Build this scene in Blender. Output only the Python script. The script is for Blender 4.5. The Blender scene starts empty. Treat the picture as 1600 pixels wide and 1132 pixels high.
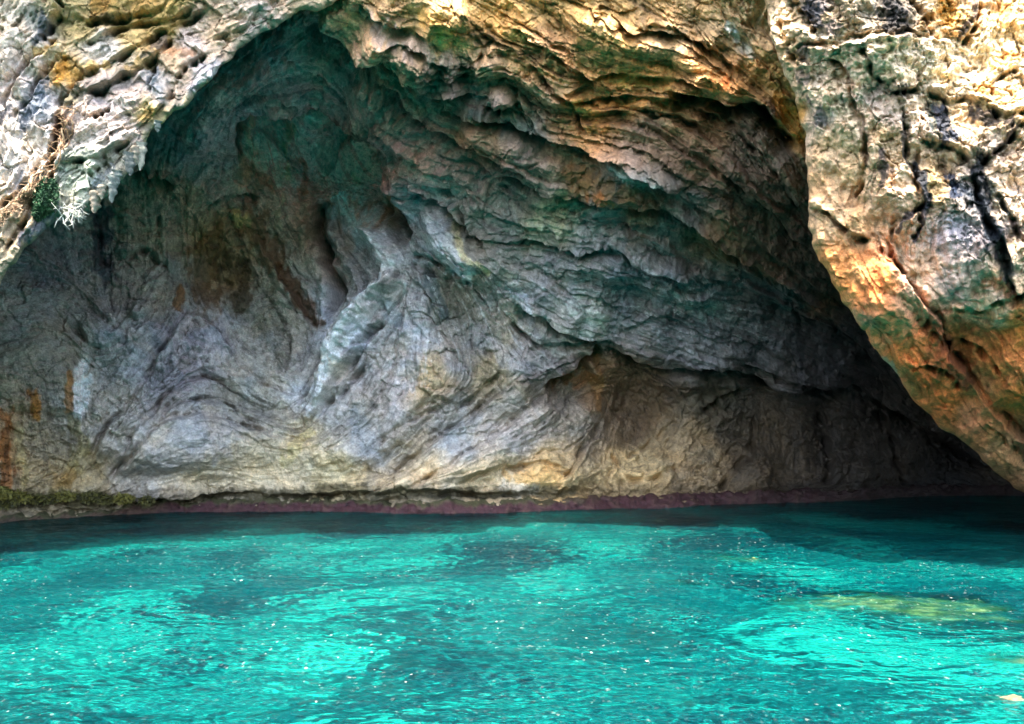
import bpy, bmesh, math, random, time
import numpy as np
from mathutils import Vector
T0 = time.time()
R = math.radians
scene = bpy.context.scene
# ------------------------------------------------------------------ camera
# The photograph is 1600 x 1132; the lens is about 28 mm on a full frame, the eye is 2.5 m above the water.
F, U0, V0, EYE = 1244.0, 800.0, 676.0, 2.5
cd = bpy.data.cameras.new('camera')
cam = bpy.data.objects.new('camera', cd)
scene.collection.objects.link(cam)
cam.location = (0, 0, EYE)
cam.rotation_euler = (R(90), 0, 0)
cd.sensor_width = 36.0
cd.lens = 36.0 * F / 1600
cd.shift_y = 110.0 / 1600
cd.clip_end = 2000
scene.camera = cam
# ------------------------------------------------------------------ light
SUN_EL, SUN_AZ = 69.0, -18.0       # azimuth: 0 = straight behind the camera, negative = from the left
el, az = R(SUN_EL), R(SUN_AZ)
sv = Vector((math.sin(az) * math.cos(el), -math.cos(az) * math.cos(el), math.sin(el)))   # towards the sun
ld = bpy.data.lights.new('sun', 'SUN')
ld.energy = 2.0
ld.angle = R(0.53)
ld.color = (1.0, 0.95, 0.86)
sun = bpy.data.objects.new('sun', ld)
scene.collection.objects.link(sun)
sun.rotation_euler = sv.to_track_quat('Z', 'Y').to_euler()
world = bpy.data.worlds.new('World')
scene.world = world
world.use_nodes = True
wn = world.node_tree
sky = wn.nodes.new('ShaderNodeTexSky')
sky.sky_type = 'NISHITA'
sky.sun_disc = False
sky.dust_density = 3.5
sky.air_density = 1.0
sky.ozone_density = 1.0
sky.sun_elevation = el
sky.sun_rotation = math.atan2(sv.x, sv.y)
bg = wn.nodes['Background']
bg.inputs['Strength'].default_value = 0.15
wn.links.new(sky.outputs[0], bg.inputs[0])
scene.view_settings.view_transform = 'Standard'
scene.view_settings.look = 'None'
scene.view_settings.gamma = 1
scene.view_settings.exposure = 3.15
cy = scene.cycles
cy.max_bounces = 8
cy.diffuse_bounces = 5
cy.glossy_bounces = 3
cy.transparent_max_bounces = 6
cy.sample_clamp_indirect = 6
cy.caustics_reflective = False
cy.caustics_refractive = False
cy.use_denoising = True
try:
    cy.denoiser = 'OPENIMAGEDENOISE'
except Exception:
    pass

# ------------------------------------------------------------------ numpy helpers
def hash2(ix, iy, seed):
    h = (ix.astype(np.uint32) * np.uint32(374761393) + iy.astype(np.uint32) * np.uint32(668265263)
         + np.uint32((seed * 2246822519) & 0xffffffff))
    h = (h ^ (h >> np.uint32(13))) * np.uint32(1274126177)
    h = (h ^ (h >> np.uint32(16))) * np.uint32(2246822519)
    return h ^ (h >> np.uint32(15))

def perlin(x, y, seed=0):
    xi = np.floor(x).astype(np.int64); yi = np.floor(y).astype(np.int64)
    fx = (x - xi).astype(np.float32); fy = (y - yi).astype(np.float32)
    def g(dx, dy):
        a = hash2(xi + dx, yi + dy, seed).astype(np.float32) * np.float32(2 * math.pi / 4294967296.0)
        return np.cos(a) * (fx - dx) + np.sin(a) * (fy - dy)
    sx = fx * fx * fx * (fx * (fx * 6 - 15) + 10); sy = fy * fy * fy * (fy * (fy * 6 - 15) + 10)
    a = g(0, 0); b = g(1, 0); a = a + sx * (b - a)
    c = g(0, 1); d = g(1, 1); c = c + sx * (d - c)
    return (a + sy * (c - a)) * 1.5

def fbm(x, y, n=4, seed=0, gain=.5):
    s = 0; a = 1.0; t = 0
    for i in range(n):
        s = s + a * perlin(x * 2 ** i + 17.3 * i, y * 2 ** i - 9.1 * i, seed + i); t += a * a; a *= gain
    return s / math.sqrt(t)

def ridged(x, y, n=4, seed=0):
    s = 0; a = 1.0; t = 0
    for i in range(n):
        s = s + a * (1 - np.abs(perlin(x * 2 ** i + 7.7 * i, y * 2 ** i + 3.1 * i, seed + i)) * 2); t += a; a *= .5
    return s / t

def facets(x, y, seed=0, tilt=1.0):
    """broken stone: every cell of a jittered grid is its own tilted face; returns height and distance to the nearest joint"""
    xi = np.floor(x).astype(np.int64); yi = np.floor(y).astype(np.int64)
    best = np.full(x.shape, 9., np.float32); sec = best.copy(); hgt = np.zeros(x.shape, np.float32)
    k = np.float32(1 / 4294967296.0)
    for dj in (-1, 0, 1):
        for di in (-1, 0, 1):
            cx, cy_ = xi + di, yi + dj
            ox = (cx - x + hash2(cx, cy_, seed).astype(np.float32) * k).astype(np.float32)
            oy = (cy_ - y + hash2(cx, cy_, seed + 1).astype(np.float32) * k).astype(np.float32)
            d = np.sqrt(ox * ox + oy * oy)
            a = hash2(cx, cy_, seed + 2).astype(np.float32) * k * 6.2832
            h = (np.cos(a) * ox + np.sin(a) * oy) * tilt + (hash2(cx, cy_, seed + 3).astype(np.float32) * k - .5) * .5
            m = d < best
            sec = np.where(m, best, np.minimum(sec, d)); hgt = np.where(m, h, hgt); best = np.where(m, d, best)
    return hgt, sec - best

def bilerp(img, x, y):
    h, w = img.shape[:2]
    x = np.clip(x, 0, w - 1.001); y = np.clip(y, 0, h - 1.001)
    xi = x.astype(np.int32); yi = y.astype(np.int32); fx = (x - xi); fy = (y - yi)
    if img.ndim == 3: fx = fx[..., None]; fy = fy[..., None]
    a = img[yi, xi] * (1 - fx) + img[yi, xi + 1] * fx
    b = img[yi + 1, xi] * (1 - fx) + img[yi + 1, xi + 1] * fx
    return (a * (1 - fy) + b * fy).astype(np.float32)

def blur(a, r):
    """three box blurs of radius r cells"""
    r = int(r)
    if r < 1: return a
    for ax in (0, 1):
        for _ in range(3):
            p = [(0, 0), (0, 0)]; p[ax] = (r + 1, r)
            c = np.cumsum(np.pad(a, p, mode='edge').astype(np.float64), axis=ax)
            n = a.shape[ax]
            if ax == 0: a = ((c[2 * r + 1:2 * r + 1 + n] - c[:n]) / (2 * r + 1)).astype(np.float32)
            else: a = ((c[:, 2 * r + 1:2 * r + 1 + n] - c[:, :n]) / (2 * r + 1)).astype(np.float32)
    return a

def smooth(a, lo, hi):
    t = np.clip((a - lo) / (hi - lo), 0, 1)
    return t * t * (3 - 2 * t)

def lin(c):
    c = np.asarray(c, np.float32) / 255.0
    return np.where(c <= .04045, c / 12.92, ((c + .055) / 1.055) ** 2.4).astype(np.float32)

def resample(pts, step):
    p = np.asarray(pts, np.float64)
    if len(p) > 2:                                   # Catmull-Rom
        q = np.vstack([2 * p[0] - p[1], p, 2 * p[-1] - p[-2]]); out = []
        for i in range(1, len(q) - 2):
            t = np.linspace(0, 1, 9)[:-1, None]
            a, b, c, d = q[i - 1], q[i], q[i + 1], q[i + 2]
            out.append(.5 * (2 * b + (c - a) * t + (2 * a - 5 * b + 4 * c - d) * t ** 2 + (3 * b - a - 3 * c + d) * t ** 3))
        p = np.vstack(out + [p[-1:]])
    s = np.r_[0, np.cumsum(np.hypot(*np.diff(p, axis=0).T))]
    n = max(2, int(s[-1] / step) + 1)
    t = np.linspace(0, s[-1], n)
    return np.c_[np.interp(t, s, p[:, 0]), np.interp(t, s, p[:, 1])]

class Relief:
    """A rock surface laid out over a fan of directions: base distance from control points, relief from folds and noise."""
    def __init__(s, u0, u1, v0, v1, g, seed):
        s.g, s.u0, s.v0, s.seed = g, u0, v0, seed
        s.us = np.arange(u0, u1 + g, g, dtype=np.float32); s.vs = np.arange(v0, v1 + g, g, dtype=np.float32)
        s.W, s.H = len(s.us), len(s.vs)
        s.U, s.V = np.meshgrid(s.us, s.vs)
        s.disp = np.zeros_like(s.U)
    def depth(s, ctrl):
        c = np.asarray(ctrl, np.float64); k = len(c)
        P = c[:, :2] / 1000
        def phi(r2): return .5 * r2 * np.log(r2 + 1e-9)
        d2 = ((P[:, None] - P[None]) ** 2).sum(-1)
        A = np.zeros((k + 3, k + 3)); A[:k, :k] = phi(d2) + np.eye(k) * 2e-3
        A[:k, k] = 1; A[:k, k + 1:] = P; A[k, :k] = 1; A[k + 1:, :k] = P.T
        w = np.linalg.solve(A, np.r_[c[:, 2], 0, 0, 0])
        st = 6
        hh, ww = s.H // st + 2, s.W // st + 2
        uu, vv = np.meshgrid(s.u0 + np.arange(ww) * st * s.g, s.v0 + np.arange(hh) * st * s.g)
        uu, vv = uu / 1000, vv / 1000
        z = w[k] + w[k + 1] * uu + w[k + 2] * vv
        for i in range(k): z = z + w[i] * phi((uu - P[i, 0]) ** 2 + (vv - P[i, 1]) ** 2)
        yy, xx = np.mgrid[0:s.H, 0:s.W].astype(np.float32) / st
        s.D = bilerp(z.astype(np.float32), xx, yy)
        return s.D
    def flow(s, strokes, soft=18.0):
        A = []
        for pts in strokes:
            p = resample(pts, 12); d = np.gradient(p, axis=0); a = np.arctan2(d[:, 1], d[:, 0])
            A.append(np.c_[p, np.cos(2 * a), np.sin(2 * a)])
        A = np.vstack(A).astype(np.float32)
        st = 8
        hh, ww = s.H // st + 2, s.W // st + 2
        uu, vv = np.meshgrid(s.u0 + np.arange(ww) * st * s.g, s.v0 + np.arange(hh) * st * s.g)
        uu = uu.astype(np.float32).ravel(); vv = vv.astype(np.float32).ravel()
        c2 = np.zeros_like(uu); s2 = np.zeros_like(uu)
        for i in range(0, len(uu), 4000):
            w = 1 / ((uu[i:i + 4000, None] - A[None, :, 0]) ** 2 + (vv[i:i + 4000, None] - A[None, :, 1]) ** 2 + soft ** 2) ** 1.6
            c2[i:i + 4000] = (w * A[None, :, 2]).sum(1) / w.sum(1); s2[i:i + 4000] = (w * A[None, :, 3]).sum(1) / w.sum(1)
        yy, xx = np.mgrid[0:s.H, 0:s.W].astype(np.float32) / st
        c2 = bilerp(c2.reshape(hh, ww), xx, yy); s2 = bilerp(s2.reshape(hh, ww), xx, yy)
        wob = fbm(s.U / 60, s.V / 60, 3, s.seed + 90) * .28
        th = .5 * np.arctan2(s2, c2) + wob
        s.dx, s.dy = np.cos(th).astype(np.float32), np.sin(th).astype(np.float32)
    def lic(s, scale, length, seed):
        """noise drawn out along the folds; scale and length in cells"""
        r = np.random.default_rng(seed)
        n = r.standard_normal((s.H, s.W)).astype(np.float32)
        if scale > 1: n = blur(n, scale / 2)
        acc = n.copy(); cnt = 1
        yy, xx = np.mgrid[0:s.H, 0:s.W].astype(np.float32)
        step = max(1.0, scale * .6)
        for sg in (1, -1):
            x, y = xx.copy(), yy.copy(); px, py = s.dx * sg, s.dy * sg
            for k in range(int(length / step)):
                x += px * step; y += py * step
                xi = np.clip(x + .5, 0, s.W - 1).astype(np.int32); yi = np.clip(y + .5, 0, s.H - 1).astype(np.int32)
                acc += n[yi, xi]
                nx, ny = s.dx[yi, xi], s.dy[yi, xi]
                f = np.sign(nx * px + ny * py); f[f == 0] = 1
                px, py = nx * f, ny * f
        acc = acc - blur(acc, 60)
        return acc / acc.std()
    def dist(s, pts, reach):
        """distance, side (+ = right of travel, below for a left-to-right stroke), and position 0..1 along, in a window"""
        p = resample(pts, 7)
        lo, hi = p.min(0) - reach, p.max(0) + reach
        i0, i1 = max(0, int((lo[0] - s.u0) / s.g)), min(s.W, int((hi[0] - s.u0) / s.g) + 1)
        j0, j1 = max(0, int((lo[1] - s.v0) / s.g)), min(s.H, int((hi[1] - s.v0) / s.g) + 1)
        if i1 <= i0 or j1 <= j0: return None
        U, V = s.WU[j0:j1, i0:i1], s.WV[j0:j1, i0:i1]
        best = np.full(U.shape, 1e9, np.float32); side = np.zeros_like(best); al = np.zeros_like(best)
        n = len(p) - 1
        for k in range(n):
            a, b = p[k], p[k + 1]; d = b - a; L2 = (d ** 2).sum() + 1e-9
            t = np.clip(((U - a[0]) * d[0] + (V - a[1]) * d[1]) / L2, 0, 1)
            ex, ey = U - (a[0] + t * d[0]), V - (a[1] + t * d[1])
            q = ex * ex + ey * ey; m = q < best
            best = np.where(m, q, best); side = np.where(m, np.sign(d[0] * ey - d[1] * ex), side); al = np.where(m, (k + t) / n, al)
        return (slice(j0, j1), slice(i0, i1)), np.sqrt(best), side, al
    def warp(s, amp=5.0, sc=34.0):
        s.WU = s.U + amp * fbm(s.U / sc, s.V / sc, 4, s.seed + 40); s.WV = s.V + amp * fbm(s.U / sc, s.V / sc, 4, s.seed + 50)
    def ledge(s, pts, h, up=26.0, dn=18.0, edge=2.2):
        """a lip: the left/upper side stands out by h metres, the right/lower side is cut back"""
        r = s.dist(pts, 3.2 * max(up, dn))
        if r is None: return
        w, d, sd, al = r
        q = d * sd * (1 if h > 0 else -1); h = abs(h)
        taper = smooth(al, 0, .12) * smooth(1 - al, 0, .12)
        taper = taper * (0.65 + .35 * np.sin(al * 23 + pts[0][0]))
        tr = smooth(q, -edge, edge)
        prof = h * (np.exp(-d / up) * .55 * (1 - tr) - np.exp(-d / dn) * .9 * tr)
        slot = (.24 + .40 * h) * np.exp(-((q - 4.4) / 3.4) ** 2) * smooth(fbm(s.U[w] / 30, s.V[w] / 30, 3, s.seed + 33), -.55, .1)
        s.disp[w] += (prof - slot) * taper
    def crack(s, pts, depth=.12, width=2.2):
        r = s.dist(pts, width * 4 + 4)
        if r is None: return
        w, d, sd, al = r
        s.disp[w] -= depth * np.exp(-(d / width) ** 2) * smooth(al, 0, .1) * smooth(1 - al, 0, .1)
    def ridge(s, pts, h, width):
        r = s.dist(pts, width * 3)
        if r is None: return
        w, d, sd, al = r
        s.disp[w] += h * np.exp(-(d / width) ** 2) * smooth(al, 0, .15) * smooth(1 - al, 0, .15)
    def bulge(s, u, v, ru, rv, h, tilt=0.0):
        c, sn = math.cos(tilt), math.sin(tilt)
        x, y = s.WU - u, s.WV - v
        x, y = (x * c + y * sn) / ru, (-x * sn + y * c) / rv
        s.disp += h * np.exp(-(x * x + y * y) ** 1.5)
    def colour(s, ctrl, soft=1.5):
        c = np.asarray([k[:3] for k in ctrl], np.float32); C = np.asarray([lin(k[3]) for k in ctrl])
        st = 3
        WU, WV = s.CU[::st, ::st], s.CV[::st, ::st]
        num = np.zeros(WU.shape + (3,), np.float32); den = np.zeros(WU.shape, np.float32)
        for (u, v, r), col in zip(c, C):
            q = ((WU - u) ** 2 + (WV - v) ** 2) / r ** 2
            w = 1 / (q + .15) ** 2.2
            num += w[..., None] * col; den += w
        a = num / den[..., None]
        yy, xx = np.mgrid[0:s.H, 0:s.W].astype(np.float32) / st
        s.col = bilerp(a, xx, yy)
    def stain(s, pts, width, col, op=.8, soft=.5, nz=.85, sc=13.0):
        r = s.dist(pts, width * 2.2)
        if r is None: return
        w, d, sd, al = r
        n = fbm(s.U[w] / sc, s.V[w] / (sc * 2.2), 5, s.seed + int(pts[0][0]) % 97)
        d = d / width + n * nz - .12 + np.abs(al - .5) * .5
        m = (1 - smooth(d, 1 - soft, 1 + .2)) * op
        s.col[w] += (lin(col) - s.col[w]) * m[..., None]
    def points(s, Uo=None, Vo=None, along_view=.0):
        U = s.U if Uo is None else Uo; V = s.V if Vo is None else Vo
        P = np.stack([(U - U0) / F * s.D, s.D, EYE + (V0 - V) / F * s.D], -1).astype(np.float32)
        Db = blur(s.D, 6)
        B = np.stack([(s.U - U0) / F * Db, Db, EYE + (V0 - s.V) / F * Db], -1)
        tu = np.gradient(B, axis=1); tv = np.gradient(B, axis=0)
        n = np.cross(tu, tv); n /= np.linalg.norm(n, axis=-1, keepdims=True) + 1e-9
        view = np.stack([-(s.U - U0) / F, -np.ones_like(s.U), -(V0 - s.V) / F], -1); view /= np.linalg.norm(view, axis=-1, keepdims=True)
        f = np.sign((n * view).sum(-1, keepdims=True)); f[f == 0] = 1; n = n * f
        n = n * (1 - along_view) + view * along_view
        n /= np.linalg.norm(n, axis=-1, keepdims=True)
        return P + n * s.disp[..., None]

def pad(P, C, left, right, top):
    """carry a sheet on beyond its edges in big steps (lists of xyz offsets)"""
    for o in left:
        P = np.concatenate([P[:, :1] + np.asarray(o, np.float32), P], 1); C = np.concatenate([C[:, :1], C], 1)
    for o in right:
        P = np.concatenate([P, P[:, -1:] + np.asarray(o, np.float32)], 1); C = np.concatenate([C, C[:, -1:]], 1)
    for o in top:
        P = np.concatenate([P[:1] + np.asarray(o, np.float32), P], 0); C = np.concatenate([C[:1], C], 0)
    return P, C

def sheet(name, P, C, mat, parent=None, flip=False, drop=None, pick=None):
    H, W = P.shape[:2]
    me = bpy.data.meshes.new(name)
    idx = np.arange(H * W, dtype=np.int32).reshape(H, W)
    q = np.stack([idx[:-1, :-1], idx[1:, :-1], idx[1:, 1:], idx[:-1, 1:]], -1).reshape(-1, 4)
    if flip: q = q[:, ::-1]
    if drop is not None or pick is not None:
        k = np.ones(len(q), bool)
        if drop is not None: k &= ~(drop[:-1, :-1] & drop[1:, :-1] & drop[1:, 1:] & drop[:-1, 1:]).ravel()
        if pick is not None: k &= pick[:-1, :-1].ravel()
        q = q[k]
        used = np.zeros(H * W, bool); used[q.ravel()] = True
        remap = np.cumsum(used).astype(np.int32) - 1
        q = remap[q]; P = P.reshape(-1, 3)[used]; C = C.reshape(-1, 3)[used] if C is not None else None
    P = np.ascontiguousarray(P.reshape(-1, 3), np.float32)
    me.vertices.add(len(P)); me.vertices.foreach_set('co', P.ravel())
    n = len(q)
    me.loops.add(n * 4); me.loops.foreach_set('vertex_index', np.ascontiguousarray(q, np.int32).ravel())
    me.polygons.add(n); me.polygons.foreach_set('loop_start', np.arange(n, dtype=np.int32) * 4)
    me.polygons.foreach_set('loop_total', np.full(n, 4, np.int32))
    me.polygons.foreach_set('use_smooth', np.ones(n, bool))
    if C is not None:
        a = me.color_attributes.new('rock_tint', 'FLOAT_COLOR', 'POINT')
        a.data.foreach_set('color', np.c_[C.reshape(-1, 3), np.ones(len(P))].astype(np.float32).ravel())
    me.update(calc_edges=True); me.validate()
    me.materials.append(mat)
    o = bpy.data.objects.new(name, me); scene.collection.objects.link(o)
    if parent: o.parent = parent
    return o

def tag(o, label=None, cat=None, group=None, kind=None):
    for k, v in (('label', label), ('category', cat), ('group', group), ('kind', kind)):
        if v: o[k] = v
    return o

def at(u, v, d):
    return Vector(((u - U0) / F * d, d, EYE + (V0 - v) / F * d))

# ------------------------------------------------------------------ materials
def nodes(name):
    m = bpy.data.materials.new(name); m.use_nodes = True
    nt = m.node_tree; b = nt.nodes['Principled BSDF']
    return m, nt, b
def N(nt, t, **kw):
    n = nt.nodes.new(t)
    for k, v in kw.items():
        if k in n.inputs: n.inputs[k].default_value = v
        else: setattr(n, k, v)
    return n

def rock_material(name, bump=.035, rough=.8, scale=9.0, spec=.35):
    m, nt, b = nodes(name)
    L = nt.links.new
    at_ = N(nt, 'ShaderNodeVertexColor'); at_.layer_name = 'rock_tint'
    tc = N(nt, 'ShaderNodeTexCoord')
    n1 = N(nt, 'ShaderNodeTexNoise', Scale=scale, Detail=8.0, Roughness=.68)
    L(tc.outputs['Object'], n1.inputs['Vector'])
    n2 = N(nt, 'ShaderNodeTexNoise', Scale=scale * 3.2, Detail=5.0, Roughness=.75)
    L(tc.outputs['Object'], n2.inputs['Vector'])
    r1 = N(nt, 'ShaderNodeMapRange'); r1.inputs['From Min'].default_value = .25; r1.inputs['From Max'].default_value = .75
    r1.inputs['To Min'].default_value = .50; r1.inputs['To Max'].default_value = 1.5
    L(n1.outputs['Fac'], r1.inputs['Value'])
    r2 = N(nt, 'ShaderNodeMapRange'); r2.inputs['From Min'].default_value = .25; r2.inputs['From Max'].default_value = .75
    r2.inputs['To Min'].default_value = .55; r2.inputs['To Max'].default_value = 1.45
    L(n2.outputs['Fac'], r2.inputs['Value'])
    mu = N(nt, 'ShaderNodeMath', operation='MULTIPLY'); L(r1.outputs[0], mu.inputs[0]); L(r2.outputs[0], mu.inputs[1])
    vm = N(nt, 'ShaderNodeVectorMath', operation='SCALE'); L(at_.outputs['Color'], vm.inputs[0]); L(mu.outputs[0], vm.inputs['Scale'])
    L(vm.outputs[0], b.inputs['Base Color'])
    b.inputs['Roughness'].default_value = rough
    b.inputs['Specular IOR Level'].default_value = spec
    ad = N(nt, 'ShaderNodeMath', operation='ADD'); L(n1.outputs['Fac'], ad.inputs[0])
    m2 = N(nt, 'ShaderNodeMath', operation='MULTIPLY'); m2.inputs[1].default_value = .35; L(n2.outputs['Fac'], m2.inputs[0]); L(m2.outputs[0], ad.inputs[1])
    bp = N(nt, 'ShaderNodeBump', Strength=1.0, Distance=bump); L(ad.outputs[0], bp.inputs['Height'])
    L(bp.outputs[0], b.inputs['Normal'])
    return m

M_CAVE = rock_material('cave_rock', .07, .66, 5.0, .45)
M_CLIFF = rock_material('pale_limestone', .045, .85, 12.0, .3)
M_BUTT = rock_material('weathered_limestone', .06, .9, 9.0, .25)
M_BAND = rock_material('coralline_crust', .05, .6, 22.0, .5)
M_REEF = rock_material('reef_rock', .03, .8, 9.0, .3)

# ================================================================== the cave wall and vault
cave = Relief(-300, 1780, -170, 905, 1.3, 3)
cave.depth([
    (-300, 905, 20.5), (0, 905, 22.3), (230, 905, 25.0), (520, 905, 25.5), (800, 905, 25.2), (1050, 905, 26.8), (1290, 905, 29.3), (1600, 905, 31.5), (1780, 905, 32),
    (-300, 815, 20.5), (0, 815, 22.3), (230, 802, 24.8), (520, 800, 25.3), (800, 800, 25.0), (1050, 793, 26.6), (1290, 783, 29.1), (1600, 775, 31.4), (1780, 772, 32),
    (-300, 640, 20.5), (0, 640, 22.3), (130, 700, 23.6), (270, 700, 24.2), (400, 700, 25.6), (520, 700, 25.6), (660, 690, 25.2), (800, 700, 25.6), (950, 690, 27.4), (1100, 680, 28.6), (1290, 690, 30.2), (1500, 690, 31.6), (1750, 680, 32),
    (-300, 450, 19.5), (0, 480, 22.6), (150, 500, 24), (290, 520, 24.6), (400, 560, 26.2), (470, 480, 27.2), (560, 520, 25.4), (640, 520, 25.0), (760, 520, 25.2), (900, 500, 24.8), (1050, 500, 25.0), (1200, 520, 25.8), (1350, 560, 27.5), (1500, 620, 29.5),
    (0, 330, 22.4), (150, 350, 24.6), (300, 380, 26), (400, 350, 26.4), (470, 260, 26.2), (540, 250, 26), (560, 350, 26.8), (620, 400, 25), (680, 330, 24.2), (800, 380, 23.6), (950, 390, 22.6), (1100, 400, 22.4), (1250, 440, 23.2), (1400, 480, 25), (1780, 500, 27),
    (250, 230, 23), (330, 200, 22.0), (420, 120, 20.6), (480, 50, 19.2), (560, 150, 21.0), (640, 220, 22.0), (750, 230, 20.6), (850, 240, 20.3), (1000, 280, 19.6), (1150, 300, 19.4), (1250, 330, 19.8), (1400, 350, 20), (1780, 350, 21),
    (520, 300, 25.6), (560, 30, 18.0), (640, 80, 18.6), (740, 120, 19.4), (850, 150, 19.2), (1000, 150, 18.8), (1120, 200, 18.8), (1220, 180, 18.2),
    (600, -30, 17.4), (700, 0, 18.0), (850, 0, 17.8), (1000, 0, 17.4), (1150, 0, 17.0), (1300, 0, 17), (1300, 150, 18), (1780, 100, 17),
    (-300, 250, 19.5), (-300, -170, 17.5), (200, -170, 17.5), (600, -170, 17.0), (1000, -170, 16.6), (1400, -170, 16), (1780, -170, 16), (100, 0, 19), (-300, 0, 18.5), (300, 60, 20),
])
# strokes traced along the beds and lips; left of travel stands out over the right
LEDGES = [
 ([(372,262),(368,205),(395,178),(450,170),(510,180),(560,195),(588,215),(592,250),(610,290),(625,330),(640,375)], 1.5, 44, 80),
 ([(490,18),(520,50),(555,78),(600,95),(640,115),(668,142),(690,148),(740,140)], .9, 110, 40),
 ([(668,142),(700,175),(740,190),(790,190)], .35, 24, 26),
 ([(640,180),(690,210),(740,235),(780,255),(810,270),(850,300),(890,305)], .42, 30, 26),
 ([(730,180),(790,192),(830,210),(870,220),(920,235),(960,247),(1000,270),(1040,290),(1100,292)], .55, 34, 26),
 ([(1035,140),(1090,150),(1150,165),(1195,163),(1217,190),(1252,232)], .8, 30, 46),
 ([(690,240),(780,278),(850,305),(960,320),(1040,332),(1100,360),(1170,410),(1240,450),(1310,495)], .5, 44, 34),
 ([(600,290),(660,302),(700,322),(720,350),(760,372),(830,377),(900,392),(960,385),(1000,410),(1060,427),(1100,442),(1180,450)], .34, 30, 24),
 ([(640,392),(680,407),(720,430),(745,446)], .3, 24, 20),
 ([(655,275),(690,290),(715,310),(725,330),(735,355),(760,382),(775,402)], .22, 16, 14),
 ([(795,476),(830,488),(860,505),(900,522),(940,533),(975,540)], .6, 34, 24),
 ([(795,492),(830,530),(870,538),(930,536)], .3, 14, 12),
 ([(850,606),(880,592),(910,566),(940,540)], .8, 40, 40),
 ([(940,540),(990,562),(1040,577),(1100,572),(1150,577),(1200,602),(1260,607),(1330,622)], .75, 50, 60),
 ([(1100,642),(1130,625),(1160,606)], .3, 20, 16),
 ([(1150,560),(1250,590),(1330,602),(1400,642),(1480,692),(1570,745)], .5, 40, 40),
 ([(140,745),(190,705),(235,655),(285,600),(340,600),(380,620)], -.22, 20, 16),
 ([(155,770),(215,702),(270,655),(330,652),(400,675),(450,690),(500,690)], -.3, 18, 22),
 ([(250,660),(275,636),(320,628),(365,640),(400,672)], -.22, 12, 12),
 ([(130,740),(165,680),(228,600),(270,520),(298,488),(330,515),(370,570),(420,605),(470,625)], -.38, 30, 26),
 ([(505,490),(515,450),(500,400),(488,345),(482,310)], .75, 40, 34),
 ([(500,355),(530,400),(553,440),(548,480),(520,540)], .25, 14, 12),
 ([(488,655),(520,605),(545,560),(590,505),(635,455)], .32, 18, 16),
 ([(470,640),(500,590),(520,540),(545,490)], -.2, 12, 12),
 ([(525,315),(560,350),(590,385),(620,412)], .15, 12, 12),
 ([(480,640),(530,612),(545,590),(570,560)], .24, 14, 12),
 ([(560,782),(620,742),(680,692),(740,652),(790,602)], -.26, 22, 20),
 ([(640,772),(700,732),(760,690),(830,642),(862,612)], -.28, 24, 20),
 ([(870,762),(920,702),(955,655)], -.22, 20, 16),
 ([(700,762),(760,737),(830,722),(885,735),(900,770)], .16, 12, 14),
 ([(650,640),(690,620),(720,630),(760,600),(790,560)], .16, 12, 12),
 ([(590,700),(640,665),(690,640)], -.16, 12, 12),
 ([(200,262),(240,268),(275,290)], .7, 30, 20),
 ([(190,415),(210,392),(235,392),(255,410)], .3, 14, 16),
 ([(205,470),(200,490),(225,502),(240,478)], .14, 8, 8),
 ([(320,318),(345,305),(370,300),(410,312)], .3, 16, 18),
 ([(250,330),(252,380),(262,420)], .22, 12, 12),
 ([(150,290),(148,350),(160,420)], -.3, 14, 22),
 ([(110,490),(130,525),(150,545),(185,540),(215,500)], .2, 14, 12),
 ([(395,360),(430,420),(470,480),(490,520)], -.2, 18, 14),
 ([(90,782),(240,780),(350,772),(500,772),(640,765),(760,772),(900,768)], .3, 16, 12),
 ([(960,700),(975,735),(1010,745),(1060,720)], .16, 12, 10),
 ([(985,720),(1050,680),(1070,660)], -.16, 10, 10),
 ([(1130,770),(1150,735),(1180,700),(1185,650)], -.3, 16, 16),
 ([(1100,250),(1150,290),(1200,330),(1262,400)], .3, 20, 20),
 ([(1130,170),(1180,230),(1230,290),(1258,335)], .22, 14, 14),
 ([(880,150),(950,117),(1010,117),(1070,122),(1110,142)], .32, 16, 16),
 ([(880,165),(960,150),(1040,158),(1100,175),(1145,195)], .4, 12, 16),
 ([(900,185),(980,172),(1060,182),(1120,205)], .26, 12, 12),
 ([(960,28),(1000,48),(1060,47),(1090,60),(1125,85),(1155,115)], .34, 22, 20),
 ([(800,42),(840,62),(880,92),(920,120),(940,150)], .3, 18, 18),
 ([(560,0),(600,32),(640,42),(680,50)], .42, 20, 24),
 ([(590,52),(650,70),(700,95),(745,97)], .34, 22, 18),
 ([(650,105),(700,118),(745,112)], .2, 14, 12),
 ([(745,120),(750,95),(765,72),(785,70)], -.22, 14, 12),
 ([(780,112),(800,128),(825,180),(850,215)], .24, 14, 12),
 ([(830,92),(870,140),(900,175),(915,215)], .28, 16, 14),
 ([(760,165),(790,172),(808,160)], .5, 16, 16),
 ([(380,260),(385,215),(400,195)], -.3, 12, 10),
 ([(1380,640),(1405,700),(1420,760)], .3, 16, 16), ([(1280,640),(1300,700),(1292,760)], .3, 16, 16),
 ([(1200,470),(1260,500),(1320,520),(1380,580)], .3, 20, 20),
]
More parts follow.
